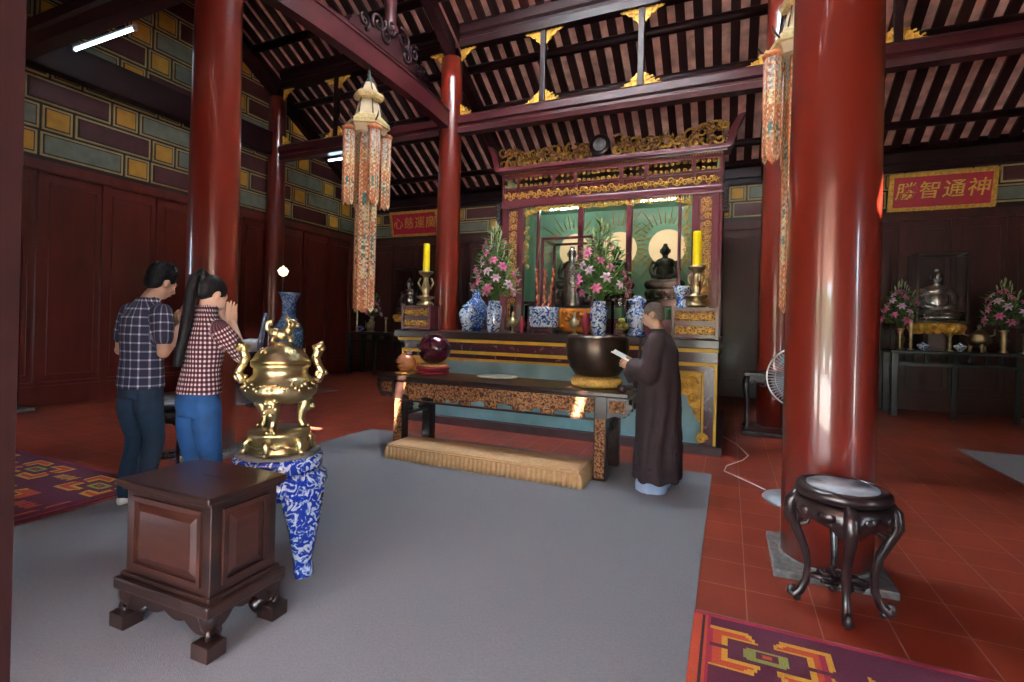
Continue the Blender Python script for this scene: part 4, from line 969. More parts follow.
# ---------------------------------------------------------------- lilies
def petal(L,w,curl,n=5):
    vs=[];fs=[]
    for i in range(n+1):
        u=i/n; ww=w*sin(PI*min(1,.08+u*.92))**.8; x=L*u*(1-.12*curl*u); zz=L*(.45*u-curl*.55*u*u)
        vs+=[(x,-ww/2,zz+.25*ww),(x,0,zz),(x,ww/2,zz+.25*ww)]
    for i in range(n): fs+=[(3*i,3*i+1,3*i+4,3*i+3),(3*i+1,3*i+2,3*i+5,3*i+4)]
    return vs,fs
PETM=[]
for mt in('petal','petalp'):
    m=MB(); 
    for k in range(6):
        v,f=petal(.085 if k%2 else .08,.034,1.0); T=RZ(k*PI/3); m.add([T@Vector(a) for a in v],f,True)
    for k in range(5): a=k*2*PI/5; m.tube([(0,0,0),(.02*cos(a),.02*sin(a),.035),(.024*cos(a),.024*sin(a),.04)],.0025,4)
    PETM.append(m.mesh('lily_bloom',[mt]))
BUDM=MB().tube([(0,0,-.05),(0,0,0),(.003,0,.03),(.004,0,.055),(0,0,.085)],[.003,.008,.014,.012,.002],6).mesh('lily_bud',['bud'])
def bouquet(x,y,z,h,w,label,seed,nb=15,nbud=16,nl=150,s=1.0):
    r=random.Random(seed); t=thing('lily_bouquet',label,'flowers',(x,y,z)); m=MB(); m.m(0)
    tips=[]
    for i in range(nb+nbud):
        u=(i+.5)/(nb+nbud); a=i*2.399; rad=w*(1-u**1.4)**.9*(.62+.38*r.random())*(1.0 if u>.08 else .9); zz=h*(.12+.86*u)
        p=Vector((rad*cos(a),rad*sin(a)*.8,zz)); tips.append((p,u,a))
        q=Vector((p.x*.25,p.y*.25,h*.1+zz*.3)); m.tube([(0,0,-.12),q,p],[.006,.005,.003],4)
    L=[]
    for i in range(nl):
        p,u,a=tips[i%len(tips)]; t_=.3+.7*r.random(); b=Vector((p.x*t_,p.y*t_,h*.05+(p.z-h*.05)*t_)); 
        d=Vector((cos(a+r.uniform(-1.3,1.3)),sin(a+r.uniform(-1.3,1.3)),r.uniform(-.1,1.1))).normalized(); le=r.uniform(.1,.19)*s; wd=.03*s
        sd=d.cross(Vector((0,0,1))).normalized(); up=sd.cross(d)
        m.add([b,b+d*le*.45+sd*wd/2-up*.005,b+d*le*.45-sd*wd/2-up*.005,b+d*le*.5+up*.01,b+d*le+up*-.02],[(0,1,3),(0,3,2),(1,4,3),(3,4,2)],False)
    m.obj('foliage','leaf',t)['kind']='stuff'
    idx=list(range(len(tips))); 
    for k,(p,u,a) in enumerate(tips):
        isb=(u>.78) or (k%5 in(1,4) and u>.15)
        out=Vector((p.x,p.y,.35*p.z if isb else .1)).normalized() if p.length>0 else Vector((0,0,1))
        if isb: out=(out+Vector((0,0,1.0))).normalized()
        o=mobj(BUDM if isb else PETM[(k*7)%5==0],'lily_bud' if isb else 'lily_bloom',t)
        o.rotation_mode='QUATERNION'; o.rotation_quaternion=out.to_track_quat('Z','Y'); o.location=p; q=s*r.uniform(.85,1.2); o.scale=(q,q,q)
    return t
bouquet(-3.05,6.3,AZ+.42,1.1,.4,'tall spray of pink lilies in the left altar vase',11,nb=26,nbud=24,nl=420,s=1.0)
bouquet(-1.55,6.3,AZ+.42,1.06,.47,'tall spray of pink lilies in the right altar vase',12,nb=28,nbud=26,nl=460,s=1.0)
# ---------------------------------------------------------------- side tables
def side_table(x0,x1,y0,y1,zt,label,left):
    t=thing('side_altar_table',label,'table',((x0+x1)/2,(y0+y1)/2,0)); w=(x1-x0)/2; d=(y1-y0)/2
    MB().bbox(-w,w,-d,d,zt-.05,zt,.01).obj('tabletop','greentable',t)
    for sx in(1,-1):
        for sy in(1,-1): MB().bbox(sx*(w-.06)-.045,sx*(w-.06)+.045,sy*(d-.06)-.045,sy*(d-.06)+.045,0,zt-.04,.008).obj('leg','greentable',t)
    for x in (-(w-.06)/3,(w-.06)/3): MB().bbox(x-.03,x+.03,-d+.03,-d+.09,0,zt-.24,.006).obj('leg','greentable',t)
    m=MB()
    for sy in(1,-1):
        m.box(-w+.06,w-.06,sy*(d-.06)-.02,sy*(d-.06)+.02,zt-.26,zt-.22)
        n=int(2*w/.42)
        for i in range(n+1): x=-w+.1+(2*w-.2)*i/n; m.box(x-.02,x+.02,sy*(d-.06)-.02,sy*(d-.06)+.02,zt-.24,zt-.04)
        for i in range(n): x=-w+.1+(2*w-.2)*(i+.5)/n; m.tube([(x+.035*cos(a),sy*(d-.06)-.02,zt-.14+.035*sin(a)) for a in [k*PI/6 for k in range(13)]],.01,6)
    m.obj('openwork_frieze','greentable',t)
    return t
side_table(2.58,5.15,10.55,11.2,1.14,'long black-green side altar table below the right red signboard',0)
side_table(-9.35,-6.75,10.35,11.0,1.12,'long dark side altar table in the far left corner',1)
def brass_burner(x,y,z,s,label):
    t=thing('brass_censer',label,'censer',(x,y,z)); m=MB().lathe([(a*s,b*s) for a,b in((.02,.08),(.09,.1),(.14,.15),(.15,.2),(.12,.25),(.13,.27),(.1,.28),(.05,.33),(.02,.36),(.03,.4),(.005,.42))],28).obj('bowl','brass',t)
    for k in range(3): a=k*2*PI/3+.5; MB().tube([(s*.09*cos(a),s*.09*sin(a),s*.14),(s*.1*cos(a),s*.1*sin(a),s*.05),(s*.11*cos(a),s*.11*sin(a),0)],[s*.03,s*.02,s*.022],8).obj('leg','brass',t)
    for q in(1,-1): MB().tube([(q*s*.12,0,s*.25),(q*s*.18,0,s*.27),(q*s*.18,0,s*.36)],s*.014,8).obj('handle','brass',t)
def buddha_case(x,y,z,label,l2,side):
    t=thing('lotus_pedestal','carved gilt lotus pedestal under the seated figure on the %s side table'%side,'pedestal',(x,y,z))
    m=MB().bbox(-.2,.2,-.16,.16,0,.05,.01).bbox(-.14,.14,-.12,.12,.05,.32,.01); m.obj('foot','dkwood2',t)
    m=MB(); lotus(m,.38,.16,.32,Matrix.Identity(4),16); m.obj('lotus','yellow_gold' if side=='right' else 'yellow_gold',t)
    zt=z+.485
    t=thing('glass_case','tall glass case enclosing the '+l2,'display case',(x,y,zt)); case(t,.34,.26,1.2,'dkwood',0,.014)
    t=thing('seated_figure',label,'statue',(x,y,zt+.02)); m=MB(); seated(m,1.02); m.obj('body','silver',t)
buddha_case(3.27,10.85,1.142,'silver laughing seated figure in the glass case on the right','silver seated figure on the right side table','right')
buddha_case(-7.6,10.65,1.122,'pale seated figure in the glass case behind the left candle','pale seated figure on the left side table','left')
def brass_vase(x,y,z,s,label): vase('brass_vase',x,y,z,[(a*s,b*s) for a,b in((.06,0),(.065,.02),(.04,.06),(.06,.14),(.07,.2),(.04,.27),(.045,.34),(.07,.38),(.055,.38),(.03,.3))],'brass',label)
brass_vase(2.74,10.72,1.142,1,'brass vase holding the left lily bunch on the right side table'); brass_vase(4.12,10.72,1.142,1,'brass vase holding the right lily bunch on the right side table'); brass_vase(-8.75,10.62,1.122,1.1,'brass vase holding lilies on the left side table')
bouquet(2.74,10.72,1.5,.85,.4,'pink lilies in a brass vase left of the silver figure',21,nb=20,nbud=18,nl=260,s=1.0)
bouquet(4.12,10.72,1.5,.85,.4,'pink lilies in a brass vase right of the silver figure',22,nb=20,nbud=18,nl=260,s=1.0)
bouquet(-8.75,10.62,1.48,.8,.33,'pink lilies on the far left side table',23,nb=16,nbud=16,nl=220,s=1.0)
brass_burner(3.82,10.75,1.142,1.1,'round brass censer on the right side table')
brass_burner(-8.68,10.45,1.122,.8,'small brass censer on the far left side table')
def small_stick(x,y,z,h,label,mt='brass'):
    t=thing('altar_candlestick',label,'candlestick',(x,y,z)); N=16
    MB().lathe([(.05,0),(.055,.02),(.02,.04)]+[(.02+.012*abs(sin(i*1.1)),.05+(h-.1)*i/N) for i in range(N+1)]+[(.045,h-.03),(.045,h),(.01,h)],16).obj('stem',mt,t)
small_stick(2.88,10.68,1.142,.62,'tall brass candlestick left of the silver figure')
small_stick(2.72,10.66,1.142,.34,'short brass candlestick at the left end of the right side table')
small_stick(3.4,10.65,1.142,.3,'short brass candlestick in front of the lotus pedestal')
small_stick(4.35,10.65,1.142,.34,'short brass candlestick right of the brass censer')
small_stick(-9.15,10.5,1.122,.85,'tall thin gilt candlestick on the far left side table')
small_stick(-8.2,10.5,1.122,.4,'short candlestick at the right of the far left side table')
for i,(x,s) in enumerate(((3.05,'left of the lotus pedestal'),(3.55,'right of the lotus pedestal'),(4.45,'at the right end'))):
    vase('porcelain_bowl',x,10.68,1.142,[(.03,0),(.035,.02),(.08,.07),(.09,.1),(.04,.12),(.015,.15),(.005,.16)],'porc','small blue and white covered bowl '+s+' on the right side table',cat='bowl')
vase('porcelain_bowl',-8.98,10.45,1.122,[(.03,0),(.035,.02),(.09,.08),(.09,.13),(.04,.16),(.005,.17)],'porc3','small dark blue bowl on the far left side table',cat='bowl')
# ---------------------------------------------------------------- signboards
def textmesh(ch,size,name,mt,parent,loc,depth=.006):
    cu=bpy.data.curves.new(name,'FONT'); cu.body=ch; cu.size=size; cu.align_x='CENTER'; cu.align_y='CENTER'; cu.extrude=depth; cu.offset=.0012; cu.shear=.1
    o=bpy.data.objects.new('tmp',cu); COL.objects.link(o); dg=bpy.context.evaluated_depsgraph_get(); me=bpy.data.meshes.new_from_object(o.evaluated_get(dg)); bpy.data.objects.remove(o); me.name=name
    me.materials.clear(); me.materials.append(M[mt]); q=mobj(me,name,parent); q.rotation_euler=(PI/2,0,0); q.location=loc; return q
def sign(x,y,z,w,h,text,label,tilt=.2):
    t=thing('signboard',label,'sign',(x,y,z)); t.rotation_euler.x=tilt
    MB().bbox(-w/2,w/2,-.02,.02,0,h,.006).obj('board','redsign',t)
    m=MB(); 
    for s_ in(1,-1):
        m.box(-w/2-.02,w/2+.02,-.035,.02,(0 if s_<0 else h)-.035,(0 if s_<0 else h)+.035); a=s_*w/2; m.box(a-.035,a+.035,-.035,.02,-.035,h+.035)
    for i in range(44):
        x_=-w/2+w*i/43
        for zz in(0,h): m.scroll(x_,zz,.035,i*1.3,1.1,(-1)**i,.01,y=-.04)
    for i in range(15):
        for a in(-w/2,w/2): m.scroll(a,h*i/14,.035,i*1.3,1.1,(-1)**i,.01,y=-.04)
    m.obj('gilt_border','gold',t)
    n=len(text)
    for i,c in enumerate(text): textmesh(c,.33,'character','gold',t,(-w/2+w*(i+.5)/n*.94+w*.03,-.026,h/2))
sign(3.47,11.5,3.76,1.5,.62,'勝智通神','red signboard with four gold characters on the right back wall')
sign(-8.05,11.5,3.83,1.5,.62,'心慈運廣','red signboard with gold characters on the left back wall, partly behind a column')
# ---------------------------------------------------------------- hanging lanterns
def streamer(m,L,r,seed,n=6,seg=None):
    q=random.Random(seed); z=0; k=0
    while z>-L+.012:
        h=.03; u=-z/L; zb=max(-L,z-h); band=seg[min(len(seg)-1,int(u*len(seg)))]
        for j in range(n):
            a0=2*PI*j/n; a1=a0+2*PI/n
            p0=Vector((r*cos(a0),r*sin(a0),0)); p1=Vector((r*cos(a1),r*sin(a1),0))
            cen={0:0,1:1,2:(2 if q.random()<.7 else 0),4:4}[band]
            ed=(1,0)[k%2] if band!=4 else (4,1)[k%3==0]
            for f0,f1,mm in((0,.14,1 if k%4 else 0),(.14,.3,ed),(.3,.5,cen if q.random()<.8 else 1),(.5,.7,cen if q.random()<.8 else 4),(.7,.86,1-ed if ed<2 else 4),(.86,1,(0,3)[q.random()<.2])):
                m.m(mm); A,B=p0.lerp(p1,f0),p0.lerp(p1,f1); m.add([A+Vector((0,0,z)),B+Vector((0,0,z)),B+Vector((0,0,zb)),A+Vector((0,0,zb))],[(0,1,2,3)],False)
        z-=h; k+=1
    m.m(1)
    for j in range(n):
        a=2*PI*j/n; m.m(1); m.tube([(r*cos(a),r*sin(a),0),(r*cos(a),r*sin(a),-L)],.006,5)
        m.m((0,1,1)[j%3]); am=a+PI/n; rr_=r*.9; m.add([(r*cos(a),r*sin(a),-L),(r*cos(a+2*PI/n),r*sin(a+2*PI/n),-L),(rr_*cos(am),rr_*sin(am),-L-.07)],[(0,1,2)],False)
CL=['cloth_a','cloth_b','cloth_c','cloth_d','cloth_e']
def lantern(x,y,ztop,rz,label):
    t=thing('hanging_lantern',label,'lantern',(x,y,ztop),rz)
    MB().tube([(0,0,.14),(0,0,-.05)],.008,6).obj('cord','dark',t)
    MB().lathe([(.01,.02),(.02,-.03),(.012,-.06),(.035,-.12),(.05,-.17)],12).obj('finial','cloth_c',t)
    def hexa(prof,nm,mt): MB().lathe(prof,6,smooth=False).obj(nm,mt,t)
    hexa([(.07,-.17),(.15,-.33),(.01,-.33)],'roof_tier','lampshade'); hexa([(.2,-.33),(.22,-.37),(.2,-.42),(.15,-.44),(.01,-.4)],'gilt_band','lanterngold')
    hexa([(.14,-.44),(.19,-.66),(.01,-.66)],'lamp_panel','lampshade'); hexa([(.19,-.66),(.31,-.77),(.32,-.83),(.29,-.84),(.01,-.8)],'eaves','lanterngold'); hexa([(.29,-.84),(.24,-.93),(.01,-.93)],'base_tier','lampshade')
    m=MB()
    for k in range(6):
        a=k*PI/3
        for r0,z0,r1,z1 in((.15,-.44,.195,-.66),(.08,-.17,.155,-.33)): m.tube([(r0*cos(a),r0*sin(a),z0),(r1*cos(a),r1*sin(a),z1)],.009,5)
        m.tube([(.3*cos(a),.3*sin(a),-.8),(.38*cos(a),.38*sin(a),-.76),(.41*cos(a),.41*sin(a),-.7)],[.012,.012,.006],5)
    m.obj('ribs','dkwood',t)
    for k in range(4):
        a=k*PI/2; T=TR(.27*cos(a),.27*sin(a),-.9)
        m=MB(); streamer(m,1.02,.082,k,6,[4,4,0,1,2,1]); m.v=[tuple(T@Vector(v)) for v in m.v]; m.m(1); m.lathe([(.1,-.93),(.11,-.88),(.03,-.84)],8,c=(.27*cos(a),.27*sin(a))); m.obj('side_streamer',CL,t)
    m=MB(); streamer(m,2.55,.15,9,6,[4,0,1,1,2,0,1,2,2,0,1,1]); m.v=[(v[0],v[1],v[2]-.9) for v in m.v]; m.obj('centre_streamer',CL,t)
lantern(CA,5.75,5.05,math.radians(-30),'tall hexagonal hanging lantern with long embroidered streamers, hung left of the altar')
lantern(.6,5.75,5.12,math.radians(-75),'tall hanging lantern with streamers, half hidden behind the nearest column')
# ---------------------------------------------------------------- fan, plant stand, cable
t=thing('pedestal_fan','pedestal fan standing behind the nearest red column','fan',(.54,4.75,0))
MB().lathe([(.25,0),(.26,.01),(.25,.025),(.06,.04),(.03,.06),(.01,.06)],32).obj('base','fangrey',t)
MB().tube([(0,0,.05),(0,0,.9)],.014,10).obj('pole','fanwhite',t)
MB().tube([(0,.12,1.04),(0,.04,1.04),(0,-.02,1.04)],[.05,.065,.05],16).tube([(0,.06,.88),(0,.06,.98)],.03,10).obj('motor','fangrey',t)
m=MB(); C0=Vector((0,-.08,1.04))
for k in range(60):
    a=2*PI*k/60; m.tube([C0+Vector((.04*cos(a),-.05,.04*sin(a))),C0+Vector((.18*cos(a),-.04,.18*sin(a))),C0+Vector((.25*cos(a),.0,.25*sin(a))),C0+Vector((.18*cos(a),.06,.18*sin(a))),C0+Vector((.05*cos(a),.07,.05*sin(a)))],.0016,3,cap=False)
for r,y_,q in((.25,0,.007),(.12,-.047,.002),(.19,-.035,.002)): m.tube([C0+Vector((r*cos(a),y_,r*sin(a))) for a in [k*PI/24 for k in range(49)]],q,6)
m.obj('cage','fanwhite',t)
MB().tube([C0+Vector((0,-.045,0)),C0+Vector((0,-.06,0))],[.045,.04],20).obj('badge','fanwhite',t)
m=MB().tube([C0+Vector((0,-.02,0)),C0+Vector((0,.04,0))],.035,12)
for k in range(4):
    a0=k*PI/2
    vs=[];
    for i in range(6):
        r=.03+.19*i/5
        for j in range(4): a=a0+.1+(.9*j/3)*(1 if i else .5); vs.append(C0+Vector((r*cos(a),-.015+.04*j/3,r*sin(a))))
    m.add(vs,[(i*4+j,i*4+j+1,(i+1)*4+j+1,(i+1)*4+j) for i in range(5) for j in range(3)],True)
m.obj('blades','blade',t)
t=thing('carved_plant_stand','dark carved square stand in front of the column right of the shrine','stand',(.46,7.62,0))
MB().bbox(-.27,.27,-.2,.2,.8,.85,.01).obj('top','blackwood',t)
for sx in(1,-1):
    for sy in(1,-1):
        m=MB().tube([(sx*.22,sy*.15,.8),(sx*.25,sy*.17,.68),(sx*.22,sy*.15,.4),(sx*.22,sy*.15,.12),(sx*.25,sy*.17,.07)],[.03,.04,.024,.022,.035],8); m.obj('leg','blackwood',t)
MB().bbox(-.29,.29,-.21,.21,.0,.06,.012).obj('foot_frame','blackwood',t)
m=MB().box(-.2,.2,-.17,-.15,.72,.8)
for i in range(4): m.scroll(-.15+i*.1,.7,.045,i,1.2,(-1)**i,.012,y=-.17)
m.obj('apron','blackwood',t)
t=tag(MB().tube([Vector(p) for p in((.32,4.95,.008),(.1,5.25,.008),(-.02,5.4,.008),(.0,5.62,.008),(.16,5.95,.008),(.22,6.2,.008),(.12,6.7,.008),(.0,7.0,.008),(-.06,7.15,.008))],.005,6).obj('power_cable','cable'),'thin white power cable on the tiles beside the altar','cable')
# ---------------------------------------------------------------- people
def seglen(a,b): return (b-a).length
def chain(mb,pts,rs,n=14):
    # smooth limb: sphere joints + tubes
    P=[Vector(p) for p in pts]
    Q=[];R=[]
    for i in range(len(P)-1):
        for k in range(4): t=k/4; Q.append(P[i].lerp(P[i+1],t)); R.append(rs[i]*(1-t)+rs[i+1]*t)
    Q.append(P[-1]);R.append(rs[-1]); mb.tube(Q,R,n)
    mb.sph(P[0],rs[0],n); mb.sph(P[-1],rs[-1],n)
    for p,r in zip(P[1:-1],rs[1:-1]): mb.sph(p,r,n)
def hand(mb,T,s=1,curl=.15,spread=.05,thumb=.6,side=1,flat=False):
    # local: wrist at origin, fingers along +Z, palm faces -X*?, thumb on +Y side; palm normal +X*side
    def p(x,y,z): return T@Vector((x*s*side,y*s,z*s))
    n=8; 
    for y in(-.028,-.009,.01,.027): mb.tube([p(0,y*.7,0),p(0,y,.045),p(0,y*1.05,.085)],[.016*s,.0155*s,.0125*s],10)
    for i,(y,L) in enumerate(((.03,.072),(.011,.08),(-.01,.075),(-.028,.058))):
        d=y*spread*8; q=[p(0,y,.08)]; x=0;z=.08;ang=0
        for k,f in enumerate((.42,.32,.26)):
            ang+=curl*(1+.4*k)*2.2; x+=sin(ang)*L*f; z+=cos(ang)*L*f; q.append(p(x,y+d*(k+1)/3*.3,z))
        mb.tube(q,[.0092*s,.0088*s,.008*s,.0062*s],8); mb.sph(q[-1],.0065*s,8)
        for w in q[1:-1]: mb.sph(w,.0088*s,8)
    q=[p(.004,.022,.015),p(.014,.05,.04),p(.02,.062,.068),p(.02+.01*curl,.06-.0*thumb,.095)]
    mb.tube(q,[.015*s,.0125*s,.0105*s,.0075*s],8); mb.sph(q[-1],.0078*s,8)
def head(mb,T,s=1):
    # local: face +Y, up +Z, head centre origin; ~.235 tall
    def e(c,r): m0=MB().sph((0,0,0),[x*s for x in r],18); mb.add([T@(Vector(v)+Vector(c)*s) for v in m0.v],m0.f,True)
    e((0,-.012,.03),(.074,.093,.088)); e((0,.022,-.02),(.062,.066,.085)); e((0,.042,-.075),(.036,.035,.032)); e((0,.02,-.05),(.054,.05,.05))
    e((0,.08,.02),(.045,.012,.03)); # brow
    mb.tube([T@(Vector(c)*s) for c in((0,.085,.022),(0,.1,-.005),(0,.112,-.024),(0,.094,-.034))],[.009*s,.011*s,.0145*s,.008*s],8)
    for q in(1,-1):
        e((q*.0125,.096,-.027),(.009,.01,.008)); e((q*.038,.07,-.02),(.02,.018,.022))
        e((q*.076,-.008,-.006),(.009,.02,.031)); e((q*.074,-.004,-.028),(.008,.012,.014))
    e((0,.088,-.05),(.022,.01,.008)); e((0,.083,-.062),(.018,.01,.008))
def face(T,parent,s=1,closed=True):
    m=MB()
    for q in(1,-1):
        m.tube([T@(Vector((q*(.02+.0),.0875,.006))*s),T@(Vector((q*.033,.089,.003))*s),T@(Vector((q*.047,.08,.006))*s)],[.0022*s,.003*s,.002*s],5)
        m.tube([T@(Vector((q*.018,.0935,.027))*s),T@(Vector((q*.034,.0925,.033))*s),T@(Vector((q*.05,.079,.028))*s)],[.003*s,.004*s,.002*s],5)
    m.obj('eyes_and_brows','dark',parent)
    MB().tube([T@(Vector((-.02,.088,-.055))*s),T@(Vector((0,.0985,-.053))*s),T@(Vector((.02,.088,-.055))*s)],[.003*s,.006*s,.003*s],6).obj('lips','lip',parent)
def shoe(mb,x,y,rz=0,s=1,z=0):
    T=TR(x,y,z)@RZ(rz); secs=[(-.07,.03,.03,.06),(-.05,.038,.036,.09),(0,.038,.036,.1),(.06,.043,.03,.07),(.12,.046,.024,.05),(.17,.036,.02,.04),(.195,.015,.012,.028)]
    vs=[]
    n=14
    for yy,w,h,t in secs:
        for k in range(n): a=2*PI*k/n; vs.append(T@Vector((w*cos(a)*s,yy*s,(t/2+t/2*sin(a))*s)))
    fs=[(i*n+k,i*n+(k+1)%n,(i+1)*n+(k+1)%n,(i+1)*n+k) for i in range(len(secs)-1) for k in range(n)]+[tuple(range(n-1,-1,-1)),tuple((len(secs)-1)*n+k for k in range(n))]
    mb.add(vs,fs,True)
def clothmap(axis_c,arms):
    def f(co):
        best=None
        for a,b,r in arms:
            d=b-a; t=max(0,min(1,(co-a).dot(d)/d.length_squared)); q=a+d*t; dist=(co-q).length/r
            if best is None or dist<best[0]: best=(dist,a,d,t,r)
        th=math.atan2(co.x-axis_c[0],co.y-axis_c[1])
        tr=math.hypot((co.x-axis_c[0])/.17,(co.y-axis_c[1])/.13)
        if best and best[0]<1.12 and (abs(co.x-axis_c[0])>.125):
            _,a,d,t,r=best; dn=d.normalized(); u=Vector((0,0,1)).cross(dn); u=u.normalized() if u.length>.01 else Vector((1,0,0)); w=dn.cross(u); v=co-a
            return (math.atan2(v.dot(u),v.dot(w))*r*1.1+5,t*d.length+5,0)
        return (th*.15+5,co.z+5,0)
    return f
# ---- man: faces +Y, head bowed, palms together
def man():
    t=thing('person','man in navy checked short-sleeved shirt and dark jeans praying, head bowed','person',(-4.0,2.3,.012),math.radians(3))
    LZ=.0
    hip=Vector((0,-.02,.93)); 
    sh=[Vector((q*.195,-.01,1.44)) for q in(1,-1)]
    el=[Vector((q*.235,-.03,1.14)) for q in(1,-1)]; wr=[Vector((q*.045,.25,1.35)) for q in(1,-1)]
    HT=TR(0,.1,1.655)@Matrix.Rotation(math.radians(-24),4,'X')
    b=MB(); b.loft([(0,-.03,.86,.12,.09),(0,-.03,.95,.125,.09),(0,-.03,1.1,.12,.09),(0,-.02,1.3,.14,.095),(0,-.015,1.42,.11,.07),(0,-.01,1.48,.075,.055)],20)
    chain(b,[(0,-.02,1.44),(0,.02,1.53),(0,.07,1.59)],[.065,.06,.058])
    head(b,HT,1.06)
    for i,q in enumerate((1,-1)):
        chain(b,[sh[i]+Vector((-q*.03,0,-.03)),sh[i].lerp(el[i],.5),el[i],el[i].lerp(wr[i],.35),wr[i]],[.035,.042,.042,.043,.028])
        chain(b,[(q*.08,-.03,.84),(q*.1,.0,.5),(q*.1,-.03,.08)],[.08,.055,.04])
    body=mobj(remesh(b,'body','skin',.0085,3),'body',t)
    d=Vector((0,.13,.2)).normalized()
    for i,q in enumerate((1,-1)):
        z_=d; y_=Vector((0,-z_.z,z_.y)); x_=Vector((1,0,0)); Tm=Matrix((( x_.x,y_.x,z_.x,0),(x_.y,y_.y,z_.y,0),(x_.z,y_.z,z_.z,0),(0,0,0,1)))
        m=MB(); hand(m,TR(q*.03,wr[i].y-.005,wr[i].z-.01)@Tm,1.02,curl=-.02,side=-q); chain(m,[wr[i],Vector((q*.03,wr[i].y,wr[i].z))],[.028,.026])
        mobj(remesh(m,'hand','skin',.004,2),'hand',t)
    face(HT,body,1.06)
    # hair cap with short layered back
    m=MB(); e=MB().sph((0,0,0),(.09,.109,.095),20)
    vs=[HT@(Vector(v)+Vector((0,-.022,.052))) for v in e.v if True]
    m.add(vs,e.f,True)
    e=MB().sph((0,0,0),(.084,.062,.08),16); m.add([HT@(Vector(v)+Vector((0,-.058,.0))) for v in e.v],e.f,True)
    rr=random.Random(2)
    for i in range(90):
        a=rr.uniform(0,2*PI); u=rr.uniform(.1,1); c=Vector((.084*cos(a)*u**.5,-.02+.102*sin(a)*u**.5,.06+.09*math.sqrt(max(0,1-u)))); dd=Vector((c.x*.5,.03+c.y*.3,.05)).normalized()
        m.tube([HT@c,HT@(c+dd*.025+Vector((0,.0,.004)))],[.011,.003],5)
    mobj(remesh(m,'hair','hair',.006,1),'hair',body)
    # shirt
    s_=MB(); s_.loft([(0,-.03,.87,.175,.135),(0,-.03,.95,.172,.13),(0,-.03,1.08,.165,.125),(0,-.025,1.25,.178,.132),(0,-.02,1.38,.185,.125),(0,-.015,1.45,.15,.095),(0,-.005,1.5,.085,.075),(0,.0,1.52,.07,.068)],24)
    arms=[]
    for i,q in enumerate((1,-1)):
        e_=sh[i].lerp(el[i],.66); chain(s_,[sh[i]+Vector((-q*.025,0,-.01)),sh[i].lerp(el[i],.35),e_],[.072,.068,.066]); arms.append((sh[i],e_,.075))
    sm=remesh(s_,'shirt','plaid',.01,4,clothmap((0,-.03),arms),disp=.01); mobj(sm,'shirt',t)
    m=MB(); m.loft([(0,.0,1.495,.088,.08),(0,.005,1.53,.078,.072),(0,.008,1.548,.07,.068),(0,.006,1.53,.066,.062),(0,.0,1.5,.07,.06)],20); me=remesh(m,'collar','plaid',.007,2,clothmap((0,-.03),[])); mobj(me,'collar',t)
    j=MB(); j.loft([(0,-.03,.8,.155,.125),(0,-.03,.88,.16,.125),(0,-.025,.96,.155,.12)],20)
    for q in(1,-1): chain(j,[(q*.085,-.03,.84),(q*.095,-.03,.72),(q*.1,.005,.5),(q*.1,-.005,.42),(q*.1,-.04,.22),(q*.1,-.045,.08)],[.098,.095,.07,.066,.062,.06])
    mobj(remesh(j,'jeans','jeans',.01,4,disp=.012),'jeans',t)
    m=MB(); m.box(.05,.13,-.163,-.158,.76,.86); 
    for q in(1,-1):
        m=MB(); shoe(m,q*.1,-.03); m.obj('shoe','sole' if 1 else 'shoe',t)
    return t
man()
